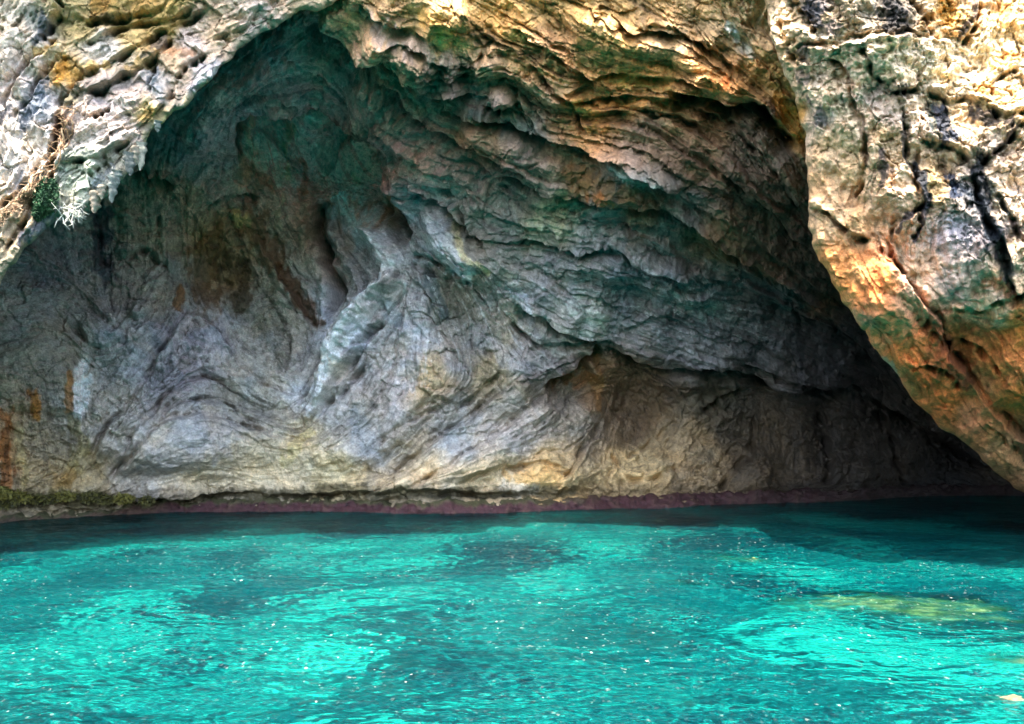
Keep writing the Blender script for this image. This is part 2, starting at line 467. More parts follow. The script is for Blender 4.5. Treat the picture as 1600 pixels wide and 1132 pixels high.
FLOWS = [l[0] for l in LEDGES] + [
 [(235,260),(260,180),(320,120),(400,70),(470,25)], [(280,250),(300,180),(350,125),(420,90),(480,60)],
 [(330,240),(345,180),(380,140),(440,110),(500,105),(560,130),(620,180)], [(350,230),(365,175),(410,150),(480,145),(540,160),(590,190)],
 [(480,40),(510,90),(550,130),(600,180),(640,220)], [(510,30),(560,80),(610,130),(640,190),(700,240)], [(500,80),(540,140),(590,190),(620,240),(650,300)],
 [(700,0),(740,25),(790,60)], [(800,60),(850,80),(900,95),(940,130)], [(1000,0),(1060,40),(1130,90),(1200,150),(1250,215)], [(1150,20),(1180,80),(1220,140)],
 [(900,210),(980,215),(1060,240),(1120,290),(1200,350),(1260,420)], [(1000,180),(1060,240),(1120,280)], [(1180,200),(1210,260),(1250,320)],
 [(960,380),(990,395),(1010,415),(1050,425)], [(1100,390),(1130,410),(1170,435),(1210,445)], [(800,420),(880,450),(960,470),(1060,490),(1150,520)],
 [(850,440),(900,490),(960,510),(1060,540)], [(1100,470),(1200,500),(1300,530)], [(760,420),(780,470),(800,520),(840,570)], [(700,420),(720,480),(740,540),(760,600)],
 [(590,780),(640,700),(662,640),(652,580),(660,520),(640,450)], [(690,640),(720,580),(700,520)],
 [(480,310),(500,350),(530,400),(550,440),(545,480),(520,540),(500,590),(480,640)], [(520,310),(570,360),(625,410),(600,460),(560,500),(530,560),(510,600)],
 [(560,300),(610,350),(640,400)], [(600,240),(640,320),(700,390),(760,440)], [(520,230),(560,290),(600,340)], [(430,200),(440,260),(470,300)],
 [(200,280),(200,350),(210,420)], [(255,330),(255,400),(235,430)], [(320,320),(310,400),(330,470)], [(430,260),(440,330),(470,390),(500,440)], [(400,360),(430,420),(470,480)],
 [(30,650),(30,750)], [(60,620),(80,720)], [(110,580),(125,680)], [(10,480),(100,480),(160,520)], [(30,560),(100,540)], [(330,520),(340,600)], [(270,560),(300,530)], [(200,640),(250,580),(290,520)],
 [(0,800),(240,795),(500,785),(800,785),(1200,780),(1500,770)], [(250,740),(330,730),(420,750)], [(400,740),(470,720),(520,690)],
 [(1040,620),(1060,680),(1050,720),(1060,760)], [(1200,650),(1215,700),(1210,760)], [(1330,640),(1350,700),(1340,760)], [(1440,690),(1450,760)], [(1000,600),(1000,680)],
]
cave.flow(FLOWS)
cave.warp(6, 36)
cave.CU, cave.CV = cave.U + 26 * fbm(cave.U / 70, cave.V / 70, 5, 11), cave.V + 26 * fbm(cave.U / 70, cave.V / 70, 5, 12)
def region(rel, blobs):
    """soft weight map from (u, v, ru, rv, value)"""
    w = np.zeros_like(rel.U)
    for (u, v, ru, rv, a) in blobs:
        w += a * np.exp(-((rel.CU - u) / ru) ** 2 - ((rel.CV - v) / rv) ** 2)
    return w
calm = np.clip(region(cave, [(270, 720, 130, 50, .8), (450, 740, 120, 40, .7), (760, 720, 130, 50, .6), (1050, 690, 90, 70, .6), (60, 560, 80, 120, .45), (520, 260, 60, 50, .4)]), 0, .85)
lively = 1 - calm
strata = np.clip(region(cave, [(430, 110, 120, 80, 1), (600, 190, 60, 80, .9), (880, 110, 300, 130, 1), (1050, 430, 240, 110, .8), (760, 320, 160, 70, .7), (620, 420, 60, 90, .6), (540, 560, 40, 80, .7), (860, 520, 90, 40, .9), (200, 640, 60, 90, .6), (1150, 250, 100, 80, .6)]), 0, 1)
ceil_ = np.clip(region(cave, [(860, 80, 330, 130, 1.1), (1150, 180, 120, 120, .8)]), 0, 1)
big = fbm(cave.U / 190, cave.V / 150, 3, 21)
med = fbm(cave.U / 62, cave.V / 55, 4, 22)
c0_ = cave.lic(36, 260, 30); c1 = cave.lic(15, 200, 31); c2_ = cave.lic(6, 90, 32); c3 = cave.lic(3, 34, 33); c4 = cave.lic(1, 14, 34)
def saw(c, k):
    t = c * k; f = t - np.floor(t)
    return np.where(f < .91, f / .91, (1 - f) / .09) - .5
steps = saw(c1 + .25 * med, .8)
steps2 = saw(c2_ + .3 * c1, .75)
f1, e1 = facets((cave.WU + 9 * c1) / 52, (cave.WV + 9 * c1 + 8 * med) / 40, 401)
f2, e2 = facets((cave.WU + 4 * c2_) / 21, (cave.WV + 5 * c2_) / 16, 411)
f3, e3 = facets(cave.WU / 8.5, (cave.WV + 2 * c3) / 6.5, 421)
fine = fbm(cave.U / 10, cave.V / 9, 3, 431)
cave.disp += .34 * big + .12 * med
seams = saw(c0_ + .2 * med, .8)
cave.disp += lively * (.12 * c0_ + .06 * c1 + .34 * seams * (.45 + .55 * strata) + .15 * steps * (.25 + .75 * strata) + .05 * steps2 + .008 * c3
                       + (.10 * f1 + .060 * f2) * (1 - .4 * ceil_)) + .022 * f3 + .04 * f1 + .008 * c4 + .030 * fine + .05 * lively * fbm(cave.WU / 26, cave.WV / 24, 4, 433)
rg = ridged(cave.CU / 55, cave.CV / 45, 4, 44)
crk = smooth(rg, .80, .95)
gate = fbm(cave.CU / 80, cave.CV / 80, 3, 441)
beds = (np.exp(-((c1 - .25) / .075) ** 2) * smooth(gate, -.1, .5) + np.exp(-((c1 + .7) / .07) ** 2) * smooth(-gate, -.1, .5) + .6 * np.exp(-((c2_ - .5) / .09) ** 2) * smooth(gate + .4 * med, .0, .7)) 
beds = beds * (.25 + .75 * lively) * (.25 + .75 * strata)
cave.disp -= .10 * crk * (.4 + .6 * lively) + .17 * beds
cave.disp -= .07 * smooth(.07 - e1, 0, .05) * (.3 + .7 * lively) * smooth(gate, -.4, .3)
for p, h, up, dn in LEDGES:
    cave.ledge(p, h * 1.6, up, dn)
for a in [([(380,262),(377,212),(400,186),(450,180),(508,190),(556,206),(578,222),(583,252),(601,292),(616,332),(630,372)], 1.3, 9), ([(576,215),(584,252),(602,295),(618,335),(634,378)], 1.1, 11), ([(498,312),(494,345),(506,395),(520,445),(511,488)], .9, 8),
          ([(853,612),(884,598),(914,572),(944,547)], .5, 5), ([(1040,150),(1092,159),(1150,174),(1190,173),(1212,200),(1246,240)], .9, 9), ([(203,270),(240,276),(272,296)], .9, 9), ([(944,548),(990,570),(1040,585),(1100,581),(1148,586),(1198,610),(1260,616),(1325,630)], .3, 5),
          ([(690,250),(780,287),(850,313),(960,328),(1040,340),(1098,368),(1166,418),(1236,458)], .35, 4), ([(500,32),(518,58),(553,86),(600,104),(640,124)], .6, 7), ([(797,486),(832,499),(862,515),(902,531),(942,541)], .4, 5), ([(640,188),(690,219),(740,244),(780,263),(812,279)], .4, 5),
          ([(735,189),(790,201),(830,219),(870,229),(920,244),(958,257)], .35, 5), ([(600,299),(660,311),(700,331),(720,359),(760,380)], .3, 4), ([(900,400),(960,394),(1000,418),(1060,435)], .35, 4)]:
    cave.crack(*a)
for a in [([(480,645),(510,590),(540,530),(580,470),(612,425),(590,372),(545,335),(505,312)], .55, 16), ([(500,600),(520,555),(552,505),(590,462),(628,432)], .35, 9), ([(470,660),(500,628),(525,590)], .3, 8), ([(560,350),(590,385),(600,420)], .25, 8), ([(500,342),(530,392),(552,440),(545,492)], .35, 8), ([(484,330),(504,372),(530,425)], .28, 6), ([(650,520),(655,580),(640,640),(600,700)], .25, 16),
          ([(400,365),(430,425),(468,485)], .3, 10), ([(200,285),(205,350),(200,410)], .25, 14), ([(660,330),(700,375),(745,430)], .3, 26), ([(540,110),(600,170),(660,240)], .25, 14), ([(300,250),(320,180),(360,130),(430,100)], .3, 16)]:
    cave.ridge(a[0], a[1] * 1.5, a[2])
for a in [(280,692,110,48,.75), (180,520,50,36,.4), (222,490,22,16,.3), (520,705,60,30,.4), (690,600,36,55,.4), (800,590,36,46,.45), (750,720,80,26,.4,-.5), (880,742,60,24,.45), (1000,655,60,60,-.9), (900,612,50,24,-.7), (60,560,70,90,.4),
          (335,440,50,46,-.5), (440,470,26,46,.4,.5), (540,270,50,60,-.8), (700,20,60,26,.7,.4), (620,74,50,16,.45,.5), (850,120,70,36,.5,.6), (960,60,70,34,.6,.4), (1100,100,70,36,.55,.6), (756,100,26,30,.45), (784,152,14,16,.5), (1200,100,40,60,.4,.7),
          (800,232,80,24,.4,.4), (980,262,60,14,.45,.4), (750,400,80,36,.4,.5), (1000,420,110,30,.45,.3), (1080,600,60,14,.35), (1260,585,36,22,.5), (420,690,40,40,.3), (130,640,30,60,.3), (1180,740,30,40,.4), (1330,740,50,40,.4), (600,760,60,18,.35), (250,770,90,16,.3)]:
    cave.bulge(a[0], a[1], a[2], a[3], a[4] * 1.5, *a[5:])
for p in [[(515,700),(560,680),(600,640)], [(580,560),(600,600),(590,640)], [(310,545),(300,580)], [(190,560),(215,535)], [(340,560),(360,600)], [(985,690),(1005,700),(1000,725)],
          [(1010,720),(1040,700),(1055,680)], [(880,700),(910,690)], [(760,560),(790,600)], [(860,330),(885,350)], [(700,330),(725,375)], [(640,410),(700,440),(745,447)],
          [(620,625),(640,600),(660,570)], [(1120,730),(1150,700)], [(600,720),(630,690)], [(780,745),(820,720),(880,700)]]:
    cave.crack(p, .12, 2.4)
# wall colours: grey limestone, ochre vault, chimney lightened against its gloom, cream tide line
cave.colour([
 (0,480,60,(150,145,142)), (60,420,60,(138,132,138)), (150,400,40,(146,134,134)), (60,560,60,(150,142,132)), (20,690,40,(168,136,98)), (70,690,40,(160,150,130)), (130,640,40,(172,166,160)), (100,740,50,(172,158,128)),
 (230,340,50,(160,144,128)), (300,300,40,(156,140,122)), (340,380,40,(150,122,84)), (250,450,50,(150,142,136)), (210,560,50,(150,150,156)), (300,560,60,(156,150,160)), (270,700,70,(172,168,166)), (380,620,50,(158,156,152)), (330,760,60,(182,170,146)), (450,740,60,(186,174,148)), (420,480,40,(150,146,136)), (380,560,40,(160,154,150)),
 (470,240,50,(190,150,146)), (540,270,50,(184,146,140)), (420,300,40,(164,148,136)), (480,340,30,(150,128,112)), (590,330,30,(160,134,112)), (600,390,40,(176,174,180)), (540,510,40,(182,182,192)), (500,620,30,(186,186,190)), (640,520,60,(160,156,158)), (600,600,50,(160,154,154)), (570,690,50,(154,154,154)), (520,760,60,(186,174,142)), (660,760,60,(178,164,138)),
 (660,330,40,(158,156,164)), (700,470,40,(128,122,112)), (670,590,40,(168,146,116)), (770,580,40,(166,150,122)), (720,680,50,(152,152,152)), (800,690,50,(160,154,150)), (780,750,60,(186,170,140)), (850,760,50,(196,168,120)), (720,560,40,(142,138,138)), (840,560,50,(140,134,134)),
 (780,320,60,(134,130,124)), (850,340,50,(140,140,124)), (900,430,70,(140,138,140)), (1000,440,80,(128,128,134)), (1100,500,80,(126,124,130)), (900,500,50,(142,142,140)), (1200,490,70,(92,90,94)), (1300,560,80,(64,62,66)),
 (940,600,50,(134,106,78)), (1000,640,60,(100,82,62)), (1000,750,60,(184,162,122)), (900,660,40,(150,142,132)), (1080,740,60,(160,140,110)), (1120,620,40,(84,78,64)), (1200,700,60,(88,76,60)), (1350,700,80,(58,52,46)), (1350,760,60,(66,60,52)), (1500,740,80,(36,33,30)),  # lower right blackened in the colour for the deep recess shadow
 (420,110,60,(150,146,150)), (350,170,50,(154,148,152)), (500,60,40,(140,138,134)), (540,120,40,(144,138,134)), (280,210,40,(146,140,140)), (440,150,50,(156,148,150)), (600,190,40,(140,134,130)), (650,240,40,(148,138,130)), (310,240,40,(146,140,142)),
 (560,40,40,(176,150,118)), (620,90,40,(152,136,112)), (700,20,50,(190,156,98)), (680,110,40,(124,118,112)), (760,90,40,(160,138,108)), (740,150,40,(116,110,106)), (800,20,50,(178,146,92)), (860,90,50,(172,138,98)), (860,150,50,(150,126,98)), (760,220,40,(128,116,92)), (830,200,40,(110,118,112)),
 (950,30,60,(172,144,92)), (930,150,50,(186,138,86)), (1020,130,60,(184,140,88)), (920,190,40,(176,138,92)), (1050,60,60,(158,134,98)), (1120,110,50,(178,138,88)), (1150,40,50,(156,138,106)), (1200,130,40,(172,136,84)), (1235,185,30,(188,146,82)),
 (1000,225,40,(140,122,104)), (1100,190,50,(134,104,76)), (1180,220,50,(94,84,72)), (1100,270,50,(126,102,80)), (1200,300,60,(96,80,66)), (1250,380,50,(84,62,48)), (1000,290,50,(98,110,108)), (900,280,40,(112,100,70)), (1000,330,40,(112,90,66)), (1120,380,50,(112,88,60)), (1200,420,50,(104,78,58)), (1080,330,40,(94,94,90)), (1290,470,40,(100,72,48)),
 (-200,600,120,(150,142,132)), (-200,200,120,(160,150,140)), (600,-120,150,(186,156,110)), (1100,-120,150,(180,148,100)), (1700,400,150,(110,96,80)), (1700,700,150,(110,100,90)),
])
st = cave.stain
for a in [
 ([(330,370),(320,420),(325,465)], 26, (98,66,18), .7), ([(395,330),(405,370),(430,400)], 26, (112,74,24), .65), ([(350,400),(380,440),(375,475)], 20, (74,58,24), .8), ([(440,420),(465,460),(492,502)], 13, (96,58,14), .8),
 ([(283,455),(280,480)], 9, (130,84,30), .8), ([(370,330),(372,345)], 10, (196,168,110), .8), ([(384,335),(386,350)], 8, (200,172,116), .8),
 ([(130,570),(122,620),(125,650)], 12, (226,220,222), .9), ([(138,590),(132,640)], 8, (232,226,228), .9), ([(105,590),(112,640)], 8, (166,116,56), .8), ([(50,615),(60,650)], 9, (178,120,50), .9), ([(8,650),(10,760)], 14, (150,94,44), .8), ([(30,680),(40,760)], 8, (172,160,120), .7),
 ([(165,330),(158,400),(170,440)], 15, (60,66,80), .8), ([(150,300),(150,350)], 8, (64,70,84), .7),
 ([(490,320),(520,370),(548,430),(548,470)], 9, (190,186,190), .7), ([(530,330),(580,370),(610,410)], 26, (196,196,206), .8), ([(606,425),(560,485),(532,538),(510,590),(484,640)], 12, (216,216,222), .9), ([(512,318),(552,350),(592,388),(612,420)], 10, (206,206,212), .7), ([(640,340),(680,385),(730,435)], 16, (186,190,198), .75), ([(660,320),(700,370),(740,420)], 12, (190,194,200), .6),
 ([(650,520),(640,600)], 18, (176,176,184), .6), ([(670,430),(690,490)], 14, (92,104,106), .8), ([(740,520),(820,570),(860,560)], 16, (170,168,170), .5),
 ([(800,440),(830,500)], 14, (160,164,172), .6), ([(900,480),(940,500)], 20, (172,176,170), .5), ([(1060,460),(1110,480)], 18, (158,166,164), .5), ([(870,320),(860,340)], 26, (164,162,128), .55),
 ([(700,330),(735,390),(765,420)], 6, (190,178,142), .7), ([(880,270),(940,290),(990,300)], 16, (112,84,40), .7), ([(920,300),(960,310)], 9, (150,92,36), .7), ([(930,600),(880,600)], 12, (150,96,52), .7), ([(935,560),(940,640)], 10, (150,108,60), .6),
 ([(960,262),(1000,280),(1030,288)], 9, (128,160,154), .7), ([(790,195),(830,200)], 10, (70,100,98), .6), ([(740,175),(780,185)], 10, (60,84,84), .6), ([(900,240),(950,250)], 8, (70,94,88), .6),
 ([(750,95),(765,110)], 12, (196,176,150), .6), ([(850,100),(900,140)], 12, (206,172,124), .5), ([(1140,40),(1150,55)], 9, (206,206,206), .8), ([(1160,70),(1175,85)], 8, (160,166,160), .7), ([(560,10),(600,40)], 8, (170,160,150), .6), ([(600,40),(660,70),(700,80)], 12, (150,142,138), .7),
 ([(1120,130),(1130,125)], 12, (200,120,60), .7), ([(920,170),(960,160),(1010,165)], 8, (206,150,84), .7), ([(920,195),(950,200)], 12, (200,144,76), .6), ([(1215,150),(1250,215)], 10, (206,150,72), .8), ([(660,20),(700,40)], 14, (206,164,88), .7), ([(905,165),(930,185)], 12, (214,168,92), .6),
 ([(590,230),(570,200),(500,180)], 14, (88,74,58), .6), ([(400,190),(398,230)], 6, (150,150,128), .7), ([(460,215),(450,280)], 4, (160,150,122), .7), ([(540,275),(546,290)], 4, (170,160,140), .7),
 ([(380,270),(420,290)], 16, (116,96,62), .6), ([(470,260),(475,300)], 6, (120,82,50), .6), ([(440,310),(436,360)], 5, (160,150,126), .6),
 ([(800,745),(870,740)], 12, (206,170,112), .6), ([(790,765),(830,765)], 14, (200,198,190), .5), ([(480,680),(450,720)], 12, (186,176,130), .6), ([(560,640),(580,700)], 18, (142,150,156), .6), ([(700,690),(740,660)], 18, (140,148,154), .6), ([(320,640),(330,690)], 40, (164,162,164), .6), ([(620,500),(610,480)], 14, (128,146,156), .5),
 ([(90,775),(130,700),(110,660)], 12, (150,140,96), .6), ([(90,760),(110,745)], 12, (156,124,70), .6),
 ([(280,780),(520,768),(760,774),(900,768)], 9, (96,92,66), .75), ([(0,785),(100,780),(260,785)], 14, (92,86,40), .75),
]:
    st(*a)
# light and dark bands along the folds, and flecks of calcite
band = np.tanh(c0_ * 1.2) * .35 + np.tanh(c1 * 1.2) * (.15 + .3 * strata) + np.tanh(c2_ * .8) * (.15 + .3 * strata) + np.tanh(c3 * .7) * .12 + .35 * f2 + .3 * f3 + .3 * fine
cave.col *= np.clip(1 + (.3 + .7 * lively) * .42 * band + .07 * np.tanh(c4), .3, 2)[..., None]
warmth = fbm(cave.CU / 45, cave.CV / 40, 4, 61)
cave.col *= 1 + warmth[..., None] * np.array([.12, .03, -.10], np.float32) * .9
calc = region(cave, [(600, 400, 90, 60, 1), (560, 500, 60, 90, 1), (680, 370, 60, 60, 1), (640, 560, 60, 80, .7), (820, 520, 110, 80, .7), (950, 440, 200, 90, .6), (300, 560, 60, 50, .6), (1100, 480, 120, 60, .6), (900, 150, 160, 60, .35)])
fl = smooth(.5 * c4 + .6 * c3 + 1.3 * fbm(cave.U / 9, cave.V / 9, 4, 63), 1.0, 2.0) * np.clip(calc, 0, 1)
cave.col += (np.array([.52, .53, .56], np.float32) - cave.col) * (fl * .7)[..., None]
dark_grain = np.clip( smooth(-c3 - .4 * c4, 1.1, 2.2) * .35 * lively, 0, .75)
cave.col *= (1 - dark_grain[..., None])
Pc = cave.points(along_view=.6)
wet = smooth(Pc[..., 2], .95 + .12 * med, .45)
cave.col *= (1 - .45 * wet)[..., None]
cave.col *= np.array([1.05, 1.0, .93], np.float32)  # whole wall warmed to cancel the blue skylight
chim = np.clip(region(cave, [(430, 110, 130, 90, 1), (500, 240, 110, 90, .8), (640, 220, 70, 60, .6), (300, 280, 90, 70, .5), (800, 250, 160, 50, .5)]), 0, 1)[..., None]
cave.col *= 1 + chim * np.array([.85, .05, .10], np.float32)  # red raised in the chimney to neutralise teal light off the water
r_ = cave.dist([(378,330),(372,262),(368,205),(395,178),(450,170),(510,180),(560,195),(588,215),(592,250),(610,290),(625,330),(640,375)], 140)
col_ = np.zeros_like(cave.U); col_[r_[0]] = smooth(r_[1] * r_[2], 2, 10) * np.exp(-(r_[1] / 95) ** 2) * smooth(350 - cave.V[r_[0]], 0, 110)
cave.col *= 1 + col_[..., None] * np.array([.75, .15, .10], np.float32)          # alcove interior lightened and reddened to offset its dim teal bounce light
cave.col *= 1 + ceil_[..., None] * np.array([.10, -.05, -.16], np.float32)  # vault tinted redder against the green bounce from below
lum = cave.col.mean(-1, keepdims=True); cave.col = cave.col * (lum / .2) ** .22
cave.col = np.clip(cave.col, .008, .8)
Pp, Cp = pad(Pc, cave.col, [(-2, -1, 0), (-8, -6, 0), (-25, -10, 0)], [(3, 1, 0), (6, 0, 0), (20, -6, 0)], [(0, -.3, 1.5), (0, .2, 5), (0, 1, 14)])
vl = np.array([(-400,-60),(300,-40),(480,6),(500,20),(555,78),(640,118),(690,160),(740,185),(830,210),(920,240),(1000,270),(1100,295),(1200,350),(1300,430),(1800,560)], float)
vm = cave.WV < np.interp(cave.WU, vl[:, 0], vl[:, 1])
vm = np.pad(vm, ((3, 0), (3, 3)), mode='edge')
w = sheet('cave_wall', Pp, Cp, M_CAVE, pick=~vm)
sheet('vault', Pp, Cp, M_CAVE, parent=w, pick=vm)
tag(w, 'folded grey cave wall and ochre vault rising from the dark waterline behind the turquoise pool', 'cave wall', kind='thing')
CAVE_P = Pc
print('cave', round(time.time() - T0, 1))

# ================================================================== rock with an outline: the pale cliff at the left, the sunlit buttress at the right
def masked(rel, edge, inside_right, reach, jag=3.0, curl=2.4):
    """pull everything outside the traced edge round behind it; gives the rock its rounded, ragged rim"""
    rel.WU, rel.WV = rel.U + jag * fbm(rel.U / 22, rel.V / 22, 4, rel.seed + 70), rel.V + jag * fbm(rel.U / 22, rel.V / 22, 4, rel.seed + 71)
    w, d, sd, al = rel.dist(edge, reach)
    q = np.full_like(rel.U, 1e6); q[w] = d * sd * (1 if inside_right else -1)
    return q, w
def wrap(rel, q, rim_px=30.0, rim=1.0, back=9.0):
    """q > 0 inside. Rounds the rim off and folds the outside back behind it."""
    q = blur(np.clip(q, -130, 130), 3)
    gy, gx = np.gradient(q, rel.g)
    n = np.sqrt(gx ** 2 + gy ** 2) + 1e-6; gx, gy = gx / n, gy / n
    out = np.clip(-q, 0, None)
    mv = out * 1.0 + np.minimum(out * .4, 6)
    Uo, Vo = rel.U + gx * mv, rel.V + gy * mv
    t = np.clip(q / rim_px, 0, 1)
    rel.D = rel.D + rim * (1 - np.sqrt(np.clip(1 - (1 - t) ** 2, 0, 1))) + out * .14
    rel.disp = rel.disp * np.where(q > 0, np.clip(.35 + q / 16, 0, 1), .35)
    return Uo, Vo

# ---- left cliff
lc = Relief(-340, 600, -200, 640, 1.3, 7)
lc.depth([(-340,640,13.4),(-340,300,14.0),(-340,-200,15.4),(0,440,15.2),(0,250,15.2),(0,0,15.8),(100,330,15.6),(220,230,16.0),(330,130,16.4),(470,20,16.8),(600,-60,16.8),(600,-200,16.4),(300,-200,16.2),(250,60,16.3),(120,150,15.9),(0,-200,15.8),(-100,600,15)])
EDGE_L = [(-330,720),(-150,590),(-40,500),(6,432),(30,402),(60,372),(92,345),(128,335),(150,318),(172,300),(190,275),(214,252),(228,225),(250,192),(290,165),(340,112),(352,98),(400,62),(440,38),(470,17),(500,16),(560,-30),(610,-90),(640,-200)]
LL = [
 ([(0,175),(28,120),(50,95),(80,72),(95,55)], -.30, 22, 16), ([(92,90),(60,130),(38,165),(20,185)], .2, 14, 12),
 ([(80,0),(92,15),(75,40),(60,58)], -.2, 12, 16),
 ([(110,25),(165,30),(215,22),(260,5)], .2, 26, 20), ([(120,75),(165,48),(200,35),(260,28),(310,5)], .18, 18, 16),
 ([(120,115),(170,95),(205,75),(250,45),(300,22),(330,10)], .22, 24, 18), ([(130,150),(190,118),(245,80),(262,50)], .36, 18, 16),
 ([(90,220),(98,170),(118,135),(140,115)], -.34, 24, 20), ([(82,280),(92,220),(96,190)], -.28, 16, 16),
 ([(140,185),(165,170),(172,165)], .2, 12, 10), ([(235,150),(240,110),(248,98)], -.14, 8, 10),
 ([(270,120),(300,92),(322,82)], .2, 14, 12), ([(210,200),(240,180),(265,150),(262,128)], .14, 12, 10),
 ([(90,250),(140,248),(180,230),(205,215)], .3, 16, 18), ([(130,270),(150,262),(170,245)], .2, 10, 12),
 ([(330,60),(380,40),(410,10)], .2, 14, 14), ([(0,330),(30,300),(62,262),(92,222)], -.2, 12, 12), ([(10,400),(45,340),(70,290)], -.2, 12, 12),
]
lc.flow([l[0] for l in LL] + [[(20,180),(55,230),(50,290)], [(130,200),(180,190),(240,160)], [(300,60),(360,50),(440,20)], [(100,290),(105,330)], [(180,250),(185,290)], [(0,0),(30,-30)], [(200,-60),(300,-80)]])
q, _ = masked(lc, EDGE_L, False, 1400, 6)
lc.warp(5, 30)
lc.CU, lc.CV = lc.U + 14 * fbm(lc.U / 45, lc.V / 45, 5, 81), lc.V + 14 * fbm(lc.U / 45, lc.V / 45, 5, 82)
l1 = lc.lic(12, 90, 41); l2 = lc.lic(5, 40, 42); l3 = lc.lic(2, 14, 43)
lm = fbm(lc.U / 50, lc.V / 50, 5, 83); lf = fbm(lc.U / 9, lc.V / 9, 4, 84)
lf1, le1 = facets((lc.WU + 6 * l1) / 44, (lc.WV + 6 * l1) / 34, 461)
lf2, le2 = facets((lc.WU + 3 * l2) / 17, (lc.WV + 3 * l2) / 13, 471)
lc.disp += .12 * lf1 + .06 * lf2 - .04 * smooth(.07 - le1, 0, .05) * smooth(lm, -.3, .4)
lc.disp += .26 * fbm(lc.U / 130, lc.V / 120, 3, 85) + .10 * lm + .020 * l1 + .05 * saw(l1 + .4 * lm, .7) + .012 * l2 + .012 * l3 + .020 * lf
lcr = smooth(ridged(lc.CU / 40, lc.CV / 34, 4, 86), .82, .96); lc.disp -= .06 * lcr
for a in LL: lc.ledge(a[0], a[1] * 1.3, a[2], a[3])
lc.colour([
 (0,60,50,(206,196,180)), (40,60,40,(200,192,184)), (20,130,40,(206,198,196)), (20,250,50,(212,206,200)), (70,230,30,(206,204,204)), (60,160,26,(160,166,180)), (60,30,20,(140,144,140)), (95,110,22,(206,168,96)), (120,40,40,(184,168,122)), (170,20,40,(160,138,84)), (230,10,40,(182,150,92)), (160,70,30,(210,204,198)), (200,50,30,(200,176,122)), (260,30,40,(206,176,112)),
 (160,180,50,(196,184,182)), (200,150,40,(200,186,180)), (270,85,30,(206,180,152)), (300,60,40,(206,192,188)), (340,50,40,(206,182,156)), (400,20,40,(206,192,184)), (420,0,40,(196,176,160)), (320,110,24,(206,204,214)), (240,130,20,(168,172,178)), (230,170,24,(196,178,126)), (110,150,24,(130,124,108)), (130,270,40,(186,196,184)), (170,260,30,(180,184,176)), (100,200,20,(132,104,84)), (30,330,40,(178,158,132)), (10,400,40,(160,150,130)), (80,350,30,(120,130,120)), (480,5,30,(186,170,146)), (560,-60,60,(180,156,116)), (-150,100,120,(205,196,184)), (-150,400,120,(190,180,166)), (200,-140,120,(196,182,150)), (500,-160,80,(184,164,124)),
])
for a in [
 ([(68,30),(58,60)], 11, (70,82,92), .9), ([(70,130),(45,165),(40,195)], 15, (82,100,122), .75), ([(30,270),(18,300)], 10, (120,132,150), .7), ([(0,185),(8,170)], 10, (74,80,96), .8),
 ([(98,95),(88,130)], 10, (216,158,70), .85), ([(55,80),(85,72)], 8, (186,160,90), .7), ([(150,22),(165,8)], 20, (150,110,44), .7), ([(150,32),(175,28)], 10, (80,78,56), .7), ([(255,52),(240,70)], 9, (70,66,70), .8), ([(235,78),(190,115),(130,150)], 7, (104,104,94), .7),
 ([(92,180),(90,215)], 8, (84,62,46), .85), ([(105,150),(130,160)], 12, (92,92,72), .7), ([(240,105),(238,140)], 7, (124,134,146), .8), ([(222,185),(240,175)], 7, (206,166,88), .6), ([(200,105),(230,96)], 8, (196,164,100), .6), ([(130,105),(165,100)], 7, (206,176,100), .7),
 ([(70,300),(72,335),(45,370)], 18, (104,116,140), .75), ([(262,78),(300,80)], 8, (176,124,84), .6), ([(100,245),(140,240)], 9, (92,110,104), .6), ([(150,290),(175,262)], 10, (112,128,146), .6),
 ([(210,240),(280,185),(345,120),(400,75),(470,30)], 7, (170,172,110), .55), ([(230,215),(330,130)], 6, (196,190,140), .5),
]: lc.stain(*a)
lc.col *= np.clip(1 + .22 * lf2 + .12 * lf1 + .12 * np.tanh(l2) + .10 * np.tanh(l3) + .12 * lf, .4, 1.7)[..., None]
lc.col *= 1 + fbm(lc.CU / 30, lc.CV / 30, 4, 87)[..., None] * np.array([.10, .02, -.10], np.float32)
lc.col *= np.array([.76, .68, .58], np.float32)  # cliff colour lowered for the exposure, warmed against blue sky fill
lc.col = np.clip(lc.col, .01, .8)
Uo, Vo = wrap(lc, q, 14, .35)
lc.U0_, lc.V0_ = lc.U, lc.V
Pl = lc.points(Uo, Vo, along_view=.65)
LP, LD = Pl, lc.D
Pp, Cp = pad(Pl, lc.col, [(-3, -.5, 0), (-8, -1, 0), (-25, -2, 0)], [], [(0, -.8, .8), (0, -1.4, .8), (0, .5, 3), (0, 2, 14)])
cl = sheet('pale_cliff', Pp, Cp, M_CLIFF, drop=np.pad(q < -24, ((4, 0), (3, 0)), mode='edge'))
tag(cl, 'pale pinkish limestone cliff with yellow streaks framing the upper left of the cave mouth', 'cliff', kind='thing')
print('left cliff', round(time.time() - T0, 1))

